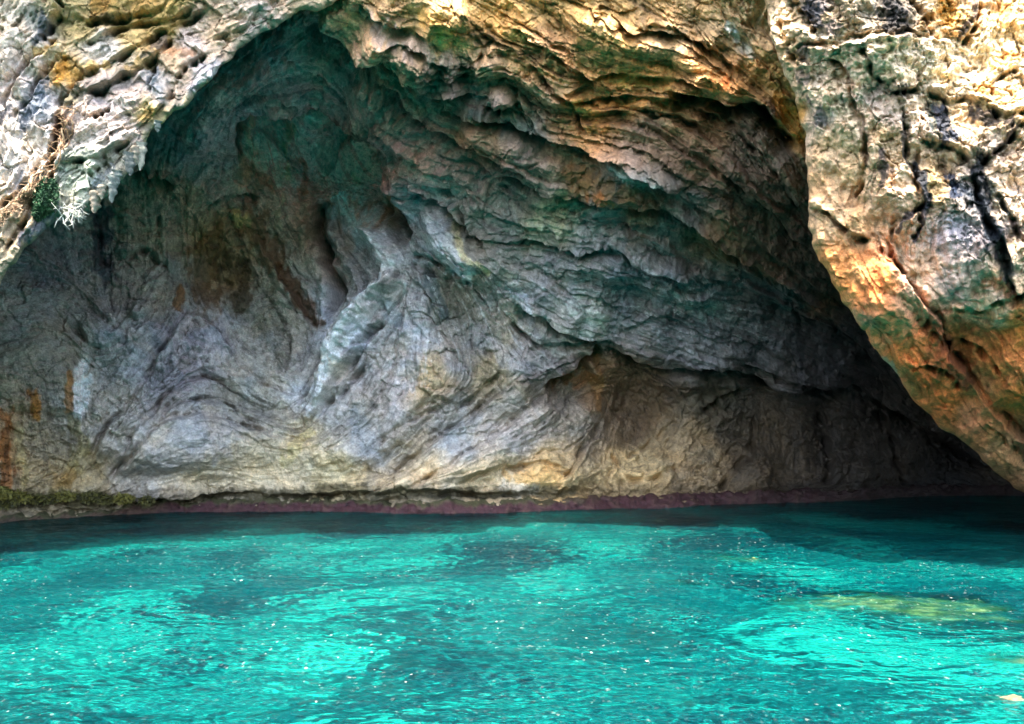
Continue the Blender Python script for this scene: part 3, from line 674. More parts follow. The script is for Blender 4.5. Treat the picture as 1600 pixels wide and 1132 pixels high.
# ---- right buttress
rb = Relief(1120, 1960, -200, 1010, 1.3, 9)
rb.depth([(1190,0,15.6),(1180,-200,15.6),(1262,290,15.0),(1320,470,14.8),(1450,650,17),(1600,760,18.4),(1750,880,19),(1400,480,13.8),(1500,640,16.4),(1600,700,17.2),(1340,150,13.8),(1440,330,13.6),(1500,450,14.0),(1540,580,15.4),(1600,400,13.2),(1600,620,15),(1480,70,13.8),(1600,100,13.6),(1600,-200,15.2),(1960,-200,14.8),(1960,400,12.6),(1960,900,17.0),(1800,700,16),(1340,30,13.1)])
EDGE_R = [(1170,-210),(1185,-80),(1196,0),(1206,50),(1216,92),(1232,130),(1246,175),(1256,212),(1262,250),(1263,290),(1264,330),(1270,378),(1290,422),(1318,470),(1345,515),(1372,552),(1398,578),(1420,612),(1450,648),(1480,672),(1520,702),(1555,735),(1590,762),(1660,800),(1760,850),(1880,930),(1960,1010)]
RL = [
 ([(1264,320),(1290,330),(1315,352),(1345,368),(1365,372)], .30, 26, 18), ([(1362,345),(1380,380),(1400,415),(1430,455),(1450,485),(1470,505),(1478,545),(1500,575),(1530,615),(1560,655),(1640,720),(1760,800)], -.55, 50, 80),
 ([(1275,85),(1310,95),(1325,120),(1340,160),(1355,210),(1356,250),(1348,290),(1330,330)], .26, 12, 12), ([(1230,80),(1290,72),(1340,62),(1400,55),(1450,62),(1500,70)], -.16, 14, 30),
 ([(1350,70),(1365,110),(1385,130),(1400,150)], .3, 16, 14), ([(1385,148),(1415,138),(1440,128)], .4, 18, 16), ([(1450,130),(1480,152),(1510,150),(1530,165),(1570,180),(1610,170)], .26, 26, 22),
 ([(1410,175),(1410,220),(1418,260),(1440,290)], -.22, 10, 10), ([(1430,215),(1470,225),(1510,240),(1525,265)], .36, 16, 16), ([(1525,255),(1560,228),(1600,190)], .3, 14, 12),
 ([(1525,260),(1535,310),(1555,350),(1575,400),(1590,470)], .4, 14, 22), ([(1440,230),(1432,280),(1445,320),(1400,350),(1395,380)], .24, 10, 12), ([(1445,320),(1440,360),(1432,380)], .2, 8, 10),
 ([(1560,300),(1585,340),(1600,380)], .2, 12, 12), ([(1365,372),(1400,410),(1420,440)], .22, 12, 10), ([(1490,480),(1530,490),(1560,470),(1610,460)], .3, 26, 16), ([(1500,530),(1540,560),(1580,600)], .22, 16, 14),
 ([(1540,150),(1560,120),(1590,105)], .2, 12, 10), ([(1420,0),(1440,30),(1455,60)], -.25, 10, 14), ([(1500,70),(1520,40),(1530,0)], .28, 14, 14), ([(1250,0),(1262,30),(1280,50)], .22, 10, 12), ([(1215,20),(1225,70),(1240,110)], -.2, 10, 10),
 ([(1300,560),(1350,510)], .1, 8, 8), ([(1420,570),(1470,575),(1510,610)], .26, 18, 18), ([(1450,500),(1490,560)], .25, 16, 20), ([(1540,660),(1580,690),(1620,740)], .2, 14, 14),
]
rb.flow([l[0] for l in RL] + [[(1285,340),(1310,440),(1380,540)], [(1330,400),(1400,520),(1480,620)], [(1480,300),(1490,420)], [(1300,200),(1310,290)], [(1560,60),(1590,140)], [(1540,540),(1600,640)], [(1400,90),(1480,100)]])
q, _ = masked(rb, EDGE_R, False, 1700, 8)
rb.warp(6, 30)
rb.CU, rb.CV = rb.U + 14 * fbm(rb.U / 45, rb.V / 45, 5, 181), rb.V + 14 * fbm(rb.U / 45, rb.V / 45, 5, 182)
b1 = rb.lic(12, 60, 51); b2 = rb.lic(4, 24, 52)
bm = fbm(rb.U / 46, rb.V / 46, 5, 183); bf = fbm(rb.U / 11, rb.V / 11, 4, 184)
upper = smooth(rb.CU * .75 + (650 - rb.CV) * .9, 1290, 1430)          # the crusty outer face, against the smooth underside
upper = np.clip(upper, 0, 1)
rgr = ridged(rb.CU / 70, rb.CV / 70, 5, 185)
crust = np.abs(fbm(rb.U / 15, rb.V / 15, 4, 188))
bf1, be1 = facets((rb.WU + 5 * b1) / 40, (rb.WV + 5 * b1) / 46, 481)
bf2, be2 = facets((rb.WU + 3 * b2) / 15, rb.WV / 17, 491)
rb.disp += (.05 + .10 * upper) * bf1 + (.03 + .05 * upper) * bf2 - .05 * upper * smooth(.06 - be1, 0, .05)
rb.disp += .30 * fbm(rb.U / 120, rb.V / 120, 3, 186) + .15 * bm + .06 * saw(b1 + .5 * bm, .7) + .025 * b1 + upper * (.10 * rgr + .10 * (.5 - crust)) + .02 * b2 + .035 * bf
rcr = smooth(ridged(rb.CU / 48, rb.CV / 48, 4, 187), .83, .97); rb.disp -= .11 * rcr * upper
for a in RL: rb.ledge(a[0], a[1] * 1.15, a[2], a[3])
rb.colour([
 (1230,60,30,(220,196,160)), (1300,100,40,(226,206,180)), (1290,180,40,(224,206,182)), (1310,250,40,(206,186,150)), (1300,30,30,(170,152,126)), (1280,10,20,(100,98,104)), (1400,30,36,(104,98,92)), (1480,20,30,(206,160,88)), (1400,80,40,(232,214,188)), (1480,110,40,(240,222,190)), (1560,90,50,(240,218,176)), (1590,40,40,(238,206,150)), (1560,160,40,(232,204,160)), (1380,160,30,(206,186,170)), (1380,230,30,(206,182,150)), (1440,200,30,(206,186,166)),
 (1420,310,36,(206,180,150)), (1460,290,24,(176,150,110)), (1490,370,34,(172,172,182)), (1440,420,36,(206,190,166)), (1500,440,40,(190,182,174)), (1560,240,30,(190,172,156)), (1590,300,30,(226,208,188)), (1520,300,20,(96,104,116)), (1550,370,24,(82,82,92)), (1580,420,24,(226,204,176)), (1540,480,34,(236,218,192)), (1500,530,34,(196,130,76)), (1560,560,40,(206,138,78)), (1600,520,40,(206,140,72)), (1590,630,40,(196,124,62)), (1530,600,30,(190,140,92)),
 (1290,340,34,(200,178,142)), (1330,360,24,(192,168,130)), (1320,430,36,(224,166,104)), (1370,440,36,(224,150,92)), (1380,510,36,(224,156,110)), (1420,560,36,(232,142,82)), (1400,590,30,(222,150,98)), (1470,560,30,(178,110,66)), (1480,620,34,(228,134,76)), (1520,660,36,(206,140,98)), (1570,710,40,(196,154,114)), (1500,690,20,(172,148,100)), (1600,700,40,(150,118,88)), (1240,180,16,(190,150,80)),
 (1750,300,120,(226,206,180)), (1750,650,120,(190,150,110)), (1800,900,120,(150,130,106)), (1500,-120,120,(226,206,176)), (1800,-100,120,(230,210,180)), (1230,-120,60,(200,170,130)),
])
for a in [  # dark strokes include painted shadows of the recesses
 ([(1270,0),(1268,30),(1282,40)], 12, (44,52,66), .9), ([(1300,45),(1310,40)], 14, (110,104,110), .6), ([(1390,0),(1395,30),(1410,50)], 16, (54,54,56), .85), ([(1500,60),(1515,30),(1522,0)], 6, (70,66,76), .8), ([(1240,80),(1260,85)], 10, (60,66,80), .75), ([(1255,110),(1250,125)], 9, (70,72,84), .7), ([(1285,180),(1278,190)], 13, (74,86,96), .8), ([(1262,155),(1270,165)], 8, (66,66,76), .7),
 ([(1470,165),(1472,190),(1478,212)], 17, (40,54,74), .95), ([(1455,160),(1462,210)], 6, (60,84,76), .6), ([(1525,180),(1550,190),(1570,195)], 14, (44,44,54), .9), ([(1395,140),(1405,145),(1418,138)], 7, (46,62,54), .85),
 ([(1411,180),(1411,225),(1420,262)], 4, (34,40,44), .9), ([(1378,240),(1384,265),(1376,290)], 8, (52,52,60), .85), ([(1428,255),(1440,280),(1446,310),(1450,322)], 10, (36,46,58), .95), ([(1446,318),(1412,340),(1404,360)], 5, (44,48,58), .9), ([(1446,325),(1438,360),(1434,378)], 5, (44,52,66), .9), ([(1490,270),(1494,305)], 9, (36,52,76), .95), ([(1470,250),(1475,265)], 8, (66,54,44), .7),
 ([(1528,255),(1536,300),(1545,345),(1560,385),(1572,430)], 12, (34,44,56), .95), ([(1545,280),(1560,310),(1575,330)], 6, (56,72,68), .8), ([(1560,385),(1580,430),(1585,470)], 8, (44,60,56), .85), ([(1530,255),(1560,228),(1590,200)], 4, (52,48,52), .9), ([(1345,170),(1356,215),(1354,260)], 3.5, (90,72,60), .7), ([(1320,100),(1340,150)], 3.5, (110,82,66), .7),
 ([(1580,345),(1600,370)], 4, (70,30,40), .7), ([(1385,345),(1410,400),(1440,440)], 4, (70,110,92), .5), ([(1370,350),(1372,380)], 5, (84,86,70), .7), ([(1540,450),(1560,440),(1580,470)], 10, (190,120,60), .6), ([(1530,490),(1560,500)], 8, (216,150,90), .6), ([(1500,500),(1510,520)], 7, (120,74,44), .6),
 ([(1480,545),(1500,590),(1520,600)], 14, (84,50,30), .7), ([(1460,490),(1475,530)], 12, (86,64,44), .6), ([(1340,490),(1360,510)], 10, (206,190,166), .35), ([(1380,560),(1400,585)], 7, (172,180,166), .7), ([(1420,590),(1460,600)], 12, (190,106,50), .5), ([(1290,400),(1320,450)], 14, (196,140,76), .5),
 ([(1590,15),(1600,25)], 6, (90,50,40), .7), ([(1560,15),(1580,20)], 10, (206,150,70), .7), ([(1570,85),(1600,90)], 10, (216,160,84), .7), ([(1535,140),(1550,135)], 9, (226,164,74), .6), ([(1440,45),(1455,20)], 7, (150,116,70), .6), ([(1480,30),(1480,10)], 16, (190,140,60), .6),
]: rb.stain(*a)
rb.col *= np.clip(1 + .16 * bf2 + .14 * np.tanh(b2) + .16 * bf + .10 * bm, .4, 1.6)[..., None]
rb.col *= 1 + fbm(rb.CU / 34, rb.CV / 34, 4, 189)[..., None] * np.array([.08, .0, -.14], np.float32)
pock = smooth(fbm(rb.U / 7, rb.V / 7, 3, 190) + .5 * bm, .75, 1.4) * upper
rb.disp -= .05 * pock
up_ = upper[..., None]
rb.col *= np.array([.88, .79, .69], np.float32) * up_ + np.array([.90, .72, .62], np.float32) * (1 - up_)  # outer face toned down for sun glare, underside reddened against teal bounce
rb.col = np.clip(rb.col, .012, .85)
Uo, Vo = wrap(rb, q, 20, .5)
Pr = rb.points(Uo, Vo, along_view=.8)
Pp, Cp = pad(Pr, rb.col, [], [(3, -.5, 0), (8, -1, 0), (25, -2, 0)], [(0, .8, 2), (0, 2.5, 6), (0, 8, 18)])
ul = np.array([(318,1255),(330,1290),(352,1315),(368,1345),(380,1380),(415,1400),(455,1430),(485,1450),(505,1470),(545,1478),(575,1500),(615,1530),(655,1560),(720,1640),(800,1760),(900,1900),(1010,1990)], float)
um = (rb.WU < np.interp(rb.WV, ul[:, 0], ul[:, 1])) & (rb.WV > 318)
um = np.pad(um, ((3, 0), (0, 3)), mode='edge'); dr = np.pad(q < -24, ((3, 0), (0, 3)), mode='edge')
bt = sheet('rock_buttress', Pp, Cp, M_BUTT, drop=dr, pick=~um)
sheet('underside', Pp, Cp, M_BUTT, parent=bt, drop=dr, pick=um)
tag(bt, 'sunlit cream and orange rock buttress leaning over dark water beside the cave mouth', 'rock buttress', kind='thing')
print('buttress', round(time.time() - T0, 1))

# ================================================================== water and seabed
REEFS = [(1195, 1600, 917, 972, .62), (1085, 1215, 862, 882, .42), (1525, 1660, 1018, 1048, .6), (1500, 1660, 1078, 1100, .45), (1010, 1110, 905, 915, .4)]
def water_mesh():
    g = 1.5
    us = np.arange(-420, 2020 + g, 2.0, dtype=np.float32)
    vs = np.concatenate([np.arange(760, 800, .8), np.arange(800, 880, 1.0), np.arange(880, 1200, 1.5)]).astype(np.float32)
    U, V = np.meshgrid(us, vs)
    Y = F * EYE / (V - V0); X = (U - U0) / F * Y
    amp = smooth(Y, 34, 18) * .75 + .25
    z = .032 * fbm(X / 1.9 + .15 * Y, Y / 1.3, 2, 301) + .016 * fbm(X / .75, Y / .5, 2, 302) * (1 + .6 * perlin(X / 3, Y / 3, 305)) + .007 * fbm(X / .20, Y / .15, 2, 303)
    z *= amp
    clear = np.zeros_like(X)
    for (u0, u1, v0, v1, k) in REEFS:
        y0, y1 = F * EYE / (v1 - V0), F * EYE / (v0 - V0); yc = (y0 + y1) / 2; x0, x1 = (u0 - U0) / F * yc, (u1 - U0) / F * yc
        a = (X - (x0 + x1) / 2) / (x1 - x0) * 2; b = (Y - yc) / (y1 - y0) * 2
        r = np.sqrt(a * a + b * b) + .5 * fbm(X / .9, Y / .45, 4, 310)
        clear = np.maximum(clear, k * smooth(r, 1.0, .45) * (.35 + .65 * smooth(fbm(X / .45, Y / .2, 3, 311), -.5, .3)))
    return np.stack([X, Y, z], -1), np.repeat(clear[..., None], 3, -1)
def water_material():
    m, nt, b = nodes('sea_water'); L = nt.links.new
    out = nt.nodes['Material Output']; nt.nodes.remove(b)
    geo = N(nt, 'ShaderNodeNewGeometry')
    def noise(scale, detail, stretch=(1, 1, 1), rough=.55, dist=0.0, vec=None):
        mp = N(nt, 'ShaderNodeMapping'); mp.inputs['Scale'].default_value = stretch
        L(vec or geo.outputs['Position'], mp.inputs['Vector'])
        n = N(nt, 'ShaderNodeTexNoise', Scale=scale, Detail=detail, Roughness=rough, Distortion=dist); L(mp.outputs[0], n.inputs['Vector'])
        return n.outputs['Fac']
    # fine ripples, and sparse sharp wavelets
    fine = noise(9.0, 4.0, (1, 1.5, 1), .6)
    fine2 = noise(30.0, 2.0, (1, 1.3, 1), .5)
    s2 = N(nt, 'ShaderNodeMath', operation='MULTIPLY'); s2.inputs[1].default_value = .12; L(fine2, s2.inputs[0])
    ad = N(nt, 'ShaderNodeMath', operation='ADD'); L(fine, ad.inputs[0]); L(s2.outputs[0], ad.inputs[1])
    bp = N(nt, 'ShaderNodeBump', Strength=1.0, Distance=.035); L(ad.outputs[0], bp.inputs['Height'])
    # what the water holds: weed-dark and sand-pale stretches of the bottom seen through it
    # the surface bends the view of the bottom: look it up where the refracted ray would land
    swell = noise(1.7, 2.5, (1, 1.6, 1), .5)
    sb = N(nt, 'ShaderNodeBump', Strength=1.0, Distance=.42); L(swell, sb.inputs['Height'])
    off = N(nt, 'ShaderNodeVectorMath', operation='MULTIPLY_ADD'); off.inputs[1].default_value = (1.5, 1.5, 0); L(sb.outputs[0], off.inputs[0]); L(geo.outputs['Position'], off.inputs[2])
    pat = noise(.34, 5.0, (1, 1.0, 1), .62, 1.0, off.outputs[0])
    pat2 = noise(1.5, 6.0, (1, 1.3, 1), .70, .8, off.outputs[0])
    mx = N(nt, 'ShaderNodeMath', operation='MULTIPLY_ADD'); mx.inputs[1].default_value = .7; L(pat2, mx.inputs[0]); L(pat, mx.inputs[2])
    # bright caustic filaments drawn into the water colour
    rp = noise(1.6, 2.0, (1, 1.4, 1), .5, .6, off.outputs[0])
    r1 = N(nt, 'ShaderNodeMath', operation='SUBTRACT'); r1.inputs[1].default_value = .5; L(rp, r1.inputs[0])
    r2 = N(nt, 'ShaderNodeMath', operation='ABSOLUTE'); L(r1.outputs[0], r2.inputs[0])
    r3 = N(nt, 'ShaderNodeMapRange'); r3.inputs['From Min'].default_value = .0; r3.inputs['From Max'].default_value = .05; r3.inputs['To Min'].default_value = .10; r3.inputs['To Max'].default_value = 0; L(r2.outputs[0], r3.inputs['Value'])
    mx0 = mx
    mx = N(nt, 'ShaderNodeMath', operation='ADD'); L(mx0.outputs[0], mx.inputs[0]); L(r3.outputs[0], mx.inputs[1])
    cr = N(nt, 'ShaderNodeValToRGB'); L(mx.outputs[0], cr.inputs[0])
    e = cr.color_ramp.elements
    e[0].position = .70; e[0].color = (.0, .010, .015, 1)
    e[1].position = 1.02; e[1].color = (.002, .150, .116, 1)
    for p, c in ((.78, (.0, .019, .024, 1)), (.85, (.0, .036, .040, 1)), (.92, (.0, .064, .062, 1))):
        k = e.new(p); k.color = c
    df = N(nt, 'ShaderNodeBsdfDiffuse'); L(cr.outputs[0], df.inputs['Color']); L(bp.outputs[0], df.inputs['Normal'])
    tr = N(nt, 'ShaderNodeBsdfTransparent'); tr.inputs['Color'].default_value = (.12, .70, .62, 1)
    va = N(nt, 'ShaderNodeVertexColor'); va.layer_name = 'rock_tint'
    cl_ = N(nt, 'ShaderNodeMath', operation='ADD'); cl_.inputs[1].default_value = .18; L(va.outputs['Color'], cl_.inputs[0])
    tint = N(nt, 'ShaderNodeMix', data_type='RGBA'); tint.inputs[6].default_value = (.12, .70, .62, 1); tint.inputs[7].default_value = (.80, .95, .80, 1)
    L(va.outputs['Color'], tint.inputs[0]); L(tint.outputs[2], tr.inputs['Color'])
    body = N(nt, 'ShaderNodeMixShader'); L(cl_.outputs[0], body.inputs[0]); L(df.outputs[0], body.inputs[1]); L(tr.outputs[0], body.inputs[2])
    # sparse steep wavelets that catch the sun
    gate = noise(.5, 3.0, (1, 1.3, 1), .55)
    gate2 = noise(2.6, 3.0, (1, 1.6, 1), .6)
    ga = N(nt, 'ShaderNodeMapRange'); ga.inputs['From Min'].default_value = .36; ga.inputs['From Max'].default_value = .48; L(gate, ga.inputs['Value'])
    gb = N(nt, 'ShaderNodeMapRange'); gb.inputs['From Min'].default_value = .40; gb.inputs['From Max'].default_value = .48; gb.inputs['To Max'].default_value = 3.0; L(gate2, gb.inputs['Value'])
    sx = N(nt, 'ShaderNodeSeparateXYZ'); L(geo.outputs['Position'], sx.inputs[0])      # the breeze ruffles the middle of the pool most
    gy = N(nt, 'ShaderNodeMapRange'); gy.inputs['From Min'].default_value = 7.0; gy.inputs['From Max'].default_value = 10.5; gy.inputs['To Min'].default_value = .62; gy.inputs['To Max'].default_value = 1.12; L(sx.outputs['Y'], gy.inputs['Value'])
    gz = N(nt, 'ShaderNodeMath', operation='MULTIPLY'); L(gb.outputs[0], gz.inputs[0]); L(gy.outputs[0], gz.inputs[1]); gb = gz
    g1 = N(nt, 'ShaderNodeMath', operation='MULTIPLY'); L(ga.outputs[0], g1.inputs[0]); L(gb.outputs[0], g1.inputs[1])
    mp = N(nt, 'ShaderNodeMapping'); mp.inputs['Scale'].default_value = (1, .62, 0); L(geo.outputs['Position'], mp.inputs['Vector'])
    vo = N(nt, 'ShaderNodeTexVoronoi', Scale=36.0); L(mp.outputs[0], vo.inputs['Vector'])
    v1 = N(nt, 'ShaderNodeVectorMath', operation='SUBTRACT'); v1.inputs[1].default_value = (.5, .5, .5); L(vo.outputs['Color'], v1.inputs[0])
    v2 = N(nt, 'ShaderNodeVectorMath', operation='SCALE'); L(v1.outputs[0], v2.inputs[0]); L(g1.outputs[0], v2.inputs['Scale'])
    v3 = N(nt, 'ShaderNodeVectorMath', operation='MULTIPLY'); v3.inputs[1].default_value = (1, 1, 0); L(v2.outputs[0], v3.inputs[0])
    v4 = N(nt, 'ShaderNodeVectorMath', operation='ADD'); v4.inputs[1].default_value = (0, 0, 1); L(v3.outputs[0], v4.inputs[0])
    gp = N(nt, 'ShaderNodeVectorMath', operation='NORMALIZE'); L(v4.outputs[0], gp.inputs[0])
    gl = N(nt, 'ShaderNodeBsdfGlossy', Roughness=.06); L(bp.outputs[0], gl.inputs['Normal'])
    fr = N(nt, 'ShaderNodeFresnel', IOR=1.33); L(bp.outputs[0], fr.inputs['Normal'])
    mix = N(nt, 'ShaderNodeMixShader'); frs = N(nt, 'ShaderNodeMath', operation='MULTIPLY'); frs.inputs[1].default_value = .7; L(fr.outputs[0], frs.inputs[0]); L(frs.outputs[0], mix.inputs[0]); L(body.outputs[0], mix.inputs[1]); L(gl.outputs[0], mix.inputs[2])
    gs = N(nt, 'ShaderNodeBsdfGlossy', Roughness=.24); gs.inputs['Color'].default_value = (.005, .005, .0047, 1); L(gp.outputs[0], gs.inputs['Normal'])
    sm = N(nt, 'ShaderNodeAddShader'); L(mix.outputs[0], sm.inputs[0]); L(gs.outputs[0], sm.inputs[1])
    L(sm.outputs[0], out.inputs['Surface'])
    return m
M_WATER = water_material()
Pw, Cw = water_mesh()
P2, C2 = pad(Pw, Cw, [(-6, 0, 0), (-30, 0, 0), (-150, 0, 0)], [(6, 0, 0), (30, 0, 0), (150, 0, 0)], [])
near = P2[-1:].copy(); rows = []
for y in (5.0, 2.0, -4.0, -20.0, -80.0, -400.0):
    r = near.copy(); r[..., 1] = y; r[..., 2] = 0; rows.append(r)
P2 = np.concatenate([P2] + rows, 0); C2 = np.concatenate([C2] + [C2[-1:] * 0] * len(rows), 0)
wt = sheet('water', P2, C2, M_WATER)
tag(wt, kind='structure')

m, nt, b = nodes('seabed_sand')
tc = N(nt, 'ShaderNodeTexCoord'); n = N(nt, 'ShaderNodeTexNoise', Scale=.35, Detail=6.0, Roughness=.6); nt.links.new(tc.outputs['Object'], n.inputs['Vector'])
cr = N(nt, 'ShaderNodeValToRGB'); nt.links.new(n.outputs['Fac'], cr.inputs[0])
cr.color_ramp.elements[0].position = .38; cr.color_ramp.elements[0].color = (.05, .07, .04, 1)
cr.color_ramp.elements[1].position = .58; cr.color_ramp.elements[1].color = (.62, .58, .42, 1)
nt.links.new(cr.outputs[0], b.inputs['Base Color']); b.inputs['Roughness'].default_value = .95
xs = np.linspace(-60, 60, 160); ys = np.linspace(-60, 60, 160); X, Y = np.meshgrid(xs, ys)
Z = -2.2 + .5 * fbm(X / 7, Y / 7, 4, 320)
tag(sheet('seabed', np.stack([X, Y, Z], -1), None, m, flip=True), kind='structure')
print('water', round(time.time() - T0, 1))

# ================================================================== small things
rng = random.Random(5)
def raw_mesh(name, verts, faces, mat, cols=None, parent=None, smooth_=True):
    me = bpy.data.meshes.new(name)
    me.from_pydata([tuple(map(float, v)) for v in verts], [], faces); me.update()
    if smooth_: me.polygons.foreach_set('use_smooth', [True] * len(me.polygons))
    if cols is not None:
        a = me.color_attributes.new('rock_tint', 'FLOAT_COLOR', 'POINT')
        a.data.foreach_set('color', np.c_[np.asarray(cols, np.float32), np.ones(len(verts))].astype(np.float32).ravel())
    me.materials.append(mat)
    o = bpy.data.objects.new(name, me); scene.collection.objects.link(o)
    if parent: o.parent = parent
    return o
def tube(V, Fc, pts, radii, n=6):
    base = len(V); pts = [Vector(p) for p in pts]
    for i, p in enumerate(pts):
        d = (pts[min(i + 1, len(pts) - 1)] - pts[max(i - 1, 0)]).normalized()
        a = d.orthogonal().normalized(); b = d.cross(a)
        for k in range(n):
            t = 2 * math.pi * k / n
            V.append(p + (a * math.cos(t) + b * math.sin(t)) * radii[i])
    for i in range(len(pts) - 1):
        for k in range(n):
            Fc.append((base + i * n + k, base + i * n + (k + 1) % n, base + (i + 1) * n + (k + 1) % n, base + (i + 1) * n + k))
    Fc.append(tuple(base + (len(pts) - 1) * n + k for k in range(n)))
def plain(name, cols, rough=.8, scale=30.0):
    m, nt, b = nodes(name)
    tc = N(nt, 'ShaderNodeTexCoord'); n = N(nt, 'ShaderNodeTexNoise', Scale=scale, Detail=4.0); nt.links.new(tc.outputs['Object'], n.inputs['Vector'])
    cr = N(nt, 'ShaderNodeValToRGB'); nt.links.new(n.outputs['Fac'], cr.inputs[0])
    cr.color_ramp.elements[0].position = .3; cr.color_ramp.elements[0].color = (*lin(cols[0]), 1)
    cr.color_ramp.elements[1].position = .7; cr.color_ramp.elements[1].color = (*lin(cols[1]), 1)
    nt.links.new(cr.outputs[0], b.inputs['Base Color']); b.inputs['Roughness'].default_value = rough
    return m
def on_cliff(u, v, lift=.05):
    i = int((u - lc.u0) / lc.g); j = int((v - lc.v0) / lc.g)
    p = LP[j, i]; d = Vector((0, 0, EYE)) - Vector(map(float, p))
    return Vector(map(float, p)) + d.normalized() * lift

# ---- purple crust of coralline algae along the tide line: a part of the cave wall
ci = np.arange(0, CAVE_P.shape[1] - 60, 2)
nt_ = 26
tt = np.linspace(0, 1, nt_)
ucol = cave.us[ci]
top = .38 + .17 * fbm(ucol / 40, ucol * 0, 5, 501) - .24 * smooth(260 - ucol, 0, 130) + .05 * smooth(ucol, 900, 1200)
band_P = np.zeros((nt_, len(ci), 3), np.float32)
for k, c in enumerate(ci):
    z = CAVE_P[::-1, c, 2]; zz = -.35 + (top[k] + .35) * tt
    o = np.argsort(z)
    band_P[:, k, 0] = np.interp(zz, z[o], CAVE_P[::-1, c, 0][o]); band_P[:, k, 1] = np.interp(zz, z[o], CAVE_P[::-1, c, 1][o]); band_P[:, k, 2] = zz
band_P[..., 0] = blur(band_P[..., 0], 3); band_P[..., 1] = blur(band_P[..., 1], 3)
UU, TT = np.meshgrid(ucol, tt)
bx = UU / 1.0
lump = fbm(bx / 16, TT * 2.2, 4, 502); lump2 = fbm(bx / 6, TT * 6, 3, 503)
band_P[..., 1] -= .26 * np.sqrt(np.clip(1 - (TT * 1.02) ** 4, 0, 1)) + .11 * lump + .06 * lump2 - .12 * smooth(TT, .93, 1)
band_P[..., 2] += .03 * lump2
bc = lin((98, 54, 68)) + (lin((118, 80, 82)) - lin((98, 54, 68))) * smooth(lump, -.2, .8)[..., None]
bc = bc + (lin((120, 92, 84)) - bc) * smooth(300 - UU + 60 * lump, 0, 160)[..., None]
bc = bc + (lin((104, 98, 72)) - bc) * (smooth(TT + .12 * lump, .72, .92) * smooth(1000 - UU, 0, 200))[..., None]
pit = smooth(fbm(bx / 5, TT * 5, 3, 504), .35, .8) * smooth(TT, .55, .72)
bc = bc * (1 - .8 * pit)[..., None]
bc = bc * (1 - .75 * smooth(UU, 950, 1450))[..., None] * np.array([.50, .56, .44], np.float32) * (1 + .35 * lump2)[..., None]  # crust colour fades to near black toward the right
band_P[..., 1] += .09 * pit
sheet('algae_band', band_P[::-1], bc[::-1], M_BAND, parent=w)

# ---- stalactites along the rim of the left cliff: parts of the cliff
for (u, v, ln, r) in [(150,322,34,10),(161,312,20,8),(176,298,44,9),(184,290,24,7),(203,262,36,10),(213,252,30,9),(222,246,46,8),(246,212,14,6),(124,342,18,9)]:
    d = 15.6 + rng.uniform(-.1, .1)
    r *= .8; ln *= .8
    v -= 16; tip = at(u - rng.uniform(0, 3), v + ln, d + .15); top_ = at(u, v - 6, d + .1)
    V, Fc = [], []; n = 12
    for i in range(n):
        t = i / (n - 1); p = top_.lerp(tip, t)
        rr = r / F * d * (1.15 - .55 * t - .45 * t ** 6) * (1 + .16 * math.sin(i * 2.1 + u))
        for k in range(10):
            a = 2 * math.pi * k / 10
            rk = rr * (1 + .22 * math.sin(3 * a + u) + .1 * rng.uniform(-1, 1))
            V.append((p.x + math.cos(a) * rk + .012 * math.sin(i * 1.3 + v), p.y + math.sin(a) * rk, p.z))
    for i in range(n - 1):
        for k in range(10):
            Fc.append((i * 10 + k, (i + 1) * 10 + k, (i + 1) * 10 + (k + 1) % 10, i * 10 + (k + 1) % 10))
    Fc.append(tuple((n - 1) * 10 + k for k in range(10)))
    base = lin(rng.choice([(136, 134, 120), (112, 116, 108), (146, 134, 116), (96, 98, 92)]))
    cols = [base * rng.uniform(.8, 1.15) for _ in V]
    raw_mesh('stalactite', V, Fc, M_CLIFF, cols, cl)

# ---- green moss cushion on the left cliff
M_MOSS = plain('moss_green', ((18, 44, 24), (40, 80, 42)), .9, 9)
V, Fc = [], []
c0 = on_cliff(70, 312, 0)
for i in range(2600):
    a = rng.uniform(0, 2 * math.pi); q_ = rng.random() ** .5
    du, dv = math.cos(a) * q_ * 21, math.sin(a) * q_ * 36
    du += -.28 * dv * .6
    u, v = 71 + du, 312 + dv
    thick = .16 * math.sqrt(max(0, 1 - q_ * q_)) * (.6 + .4 * math.sin(u * .5) * math.cos(v * .4))
    p = on_cliff(u, v, .02 + thick * rng.uniform(.5, 1))
    L_ = rng.uniform(.03, .07)
    d = Vector((rng.uniform(-1, 1), rng.uniform(-1.2, .1), rng.uniform(-1, .6))).normalized(); s_ = d.orthogonal().normalized() * L_ * .22
    b = len(V); V += [p - s_, p + s_, p + d * L_ * .6 + s_ * .8, p + d * L_, p + d * L_ * .6 - s_ * .8]; Fc.append((b, b + 1, b + 2, b + 3, b + 4))
tag(raw_mesh('moss_cushion', V, Fc, M_MOSS, smooth_=False), 'dark green moss cushion growing on the pale cliff at the left', 'moss', kind='thing')

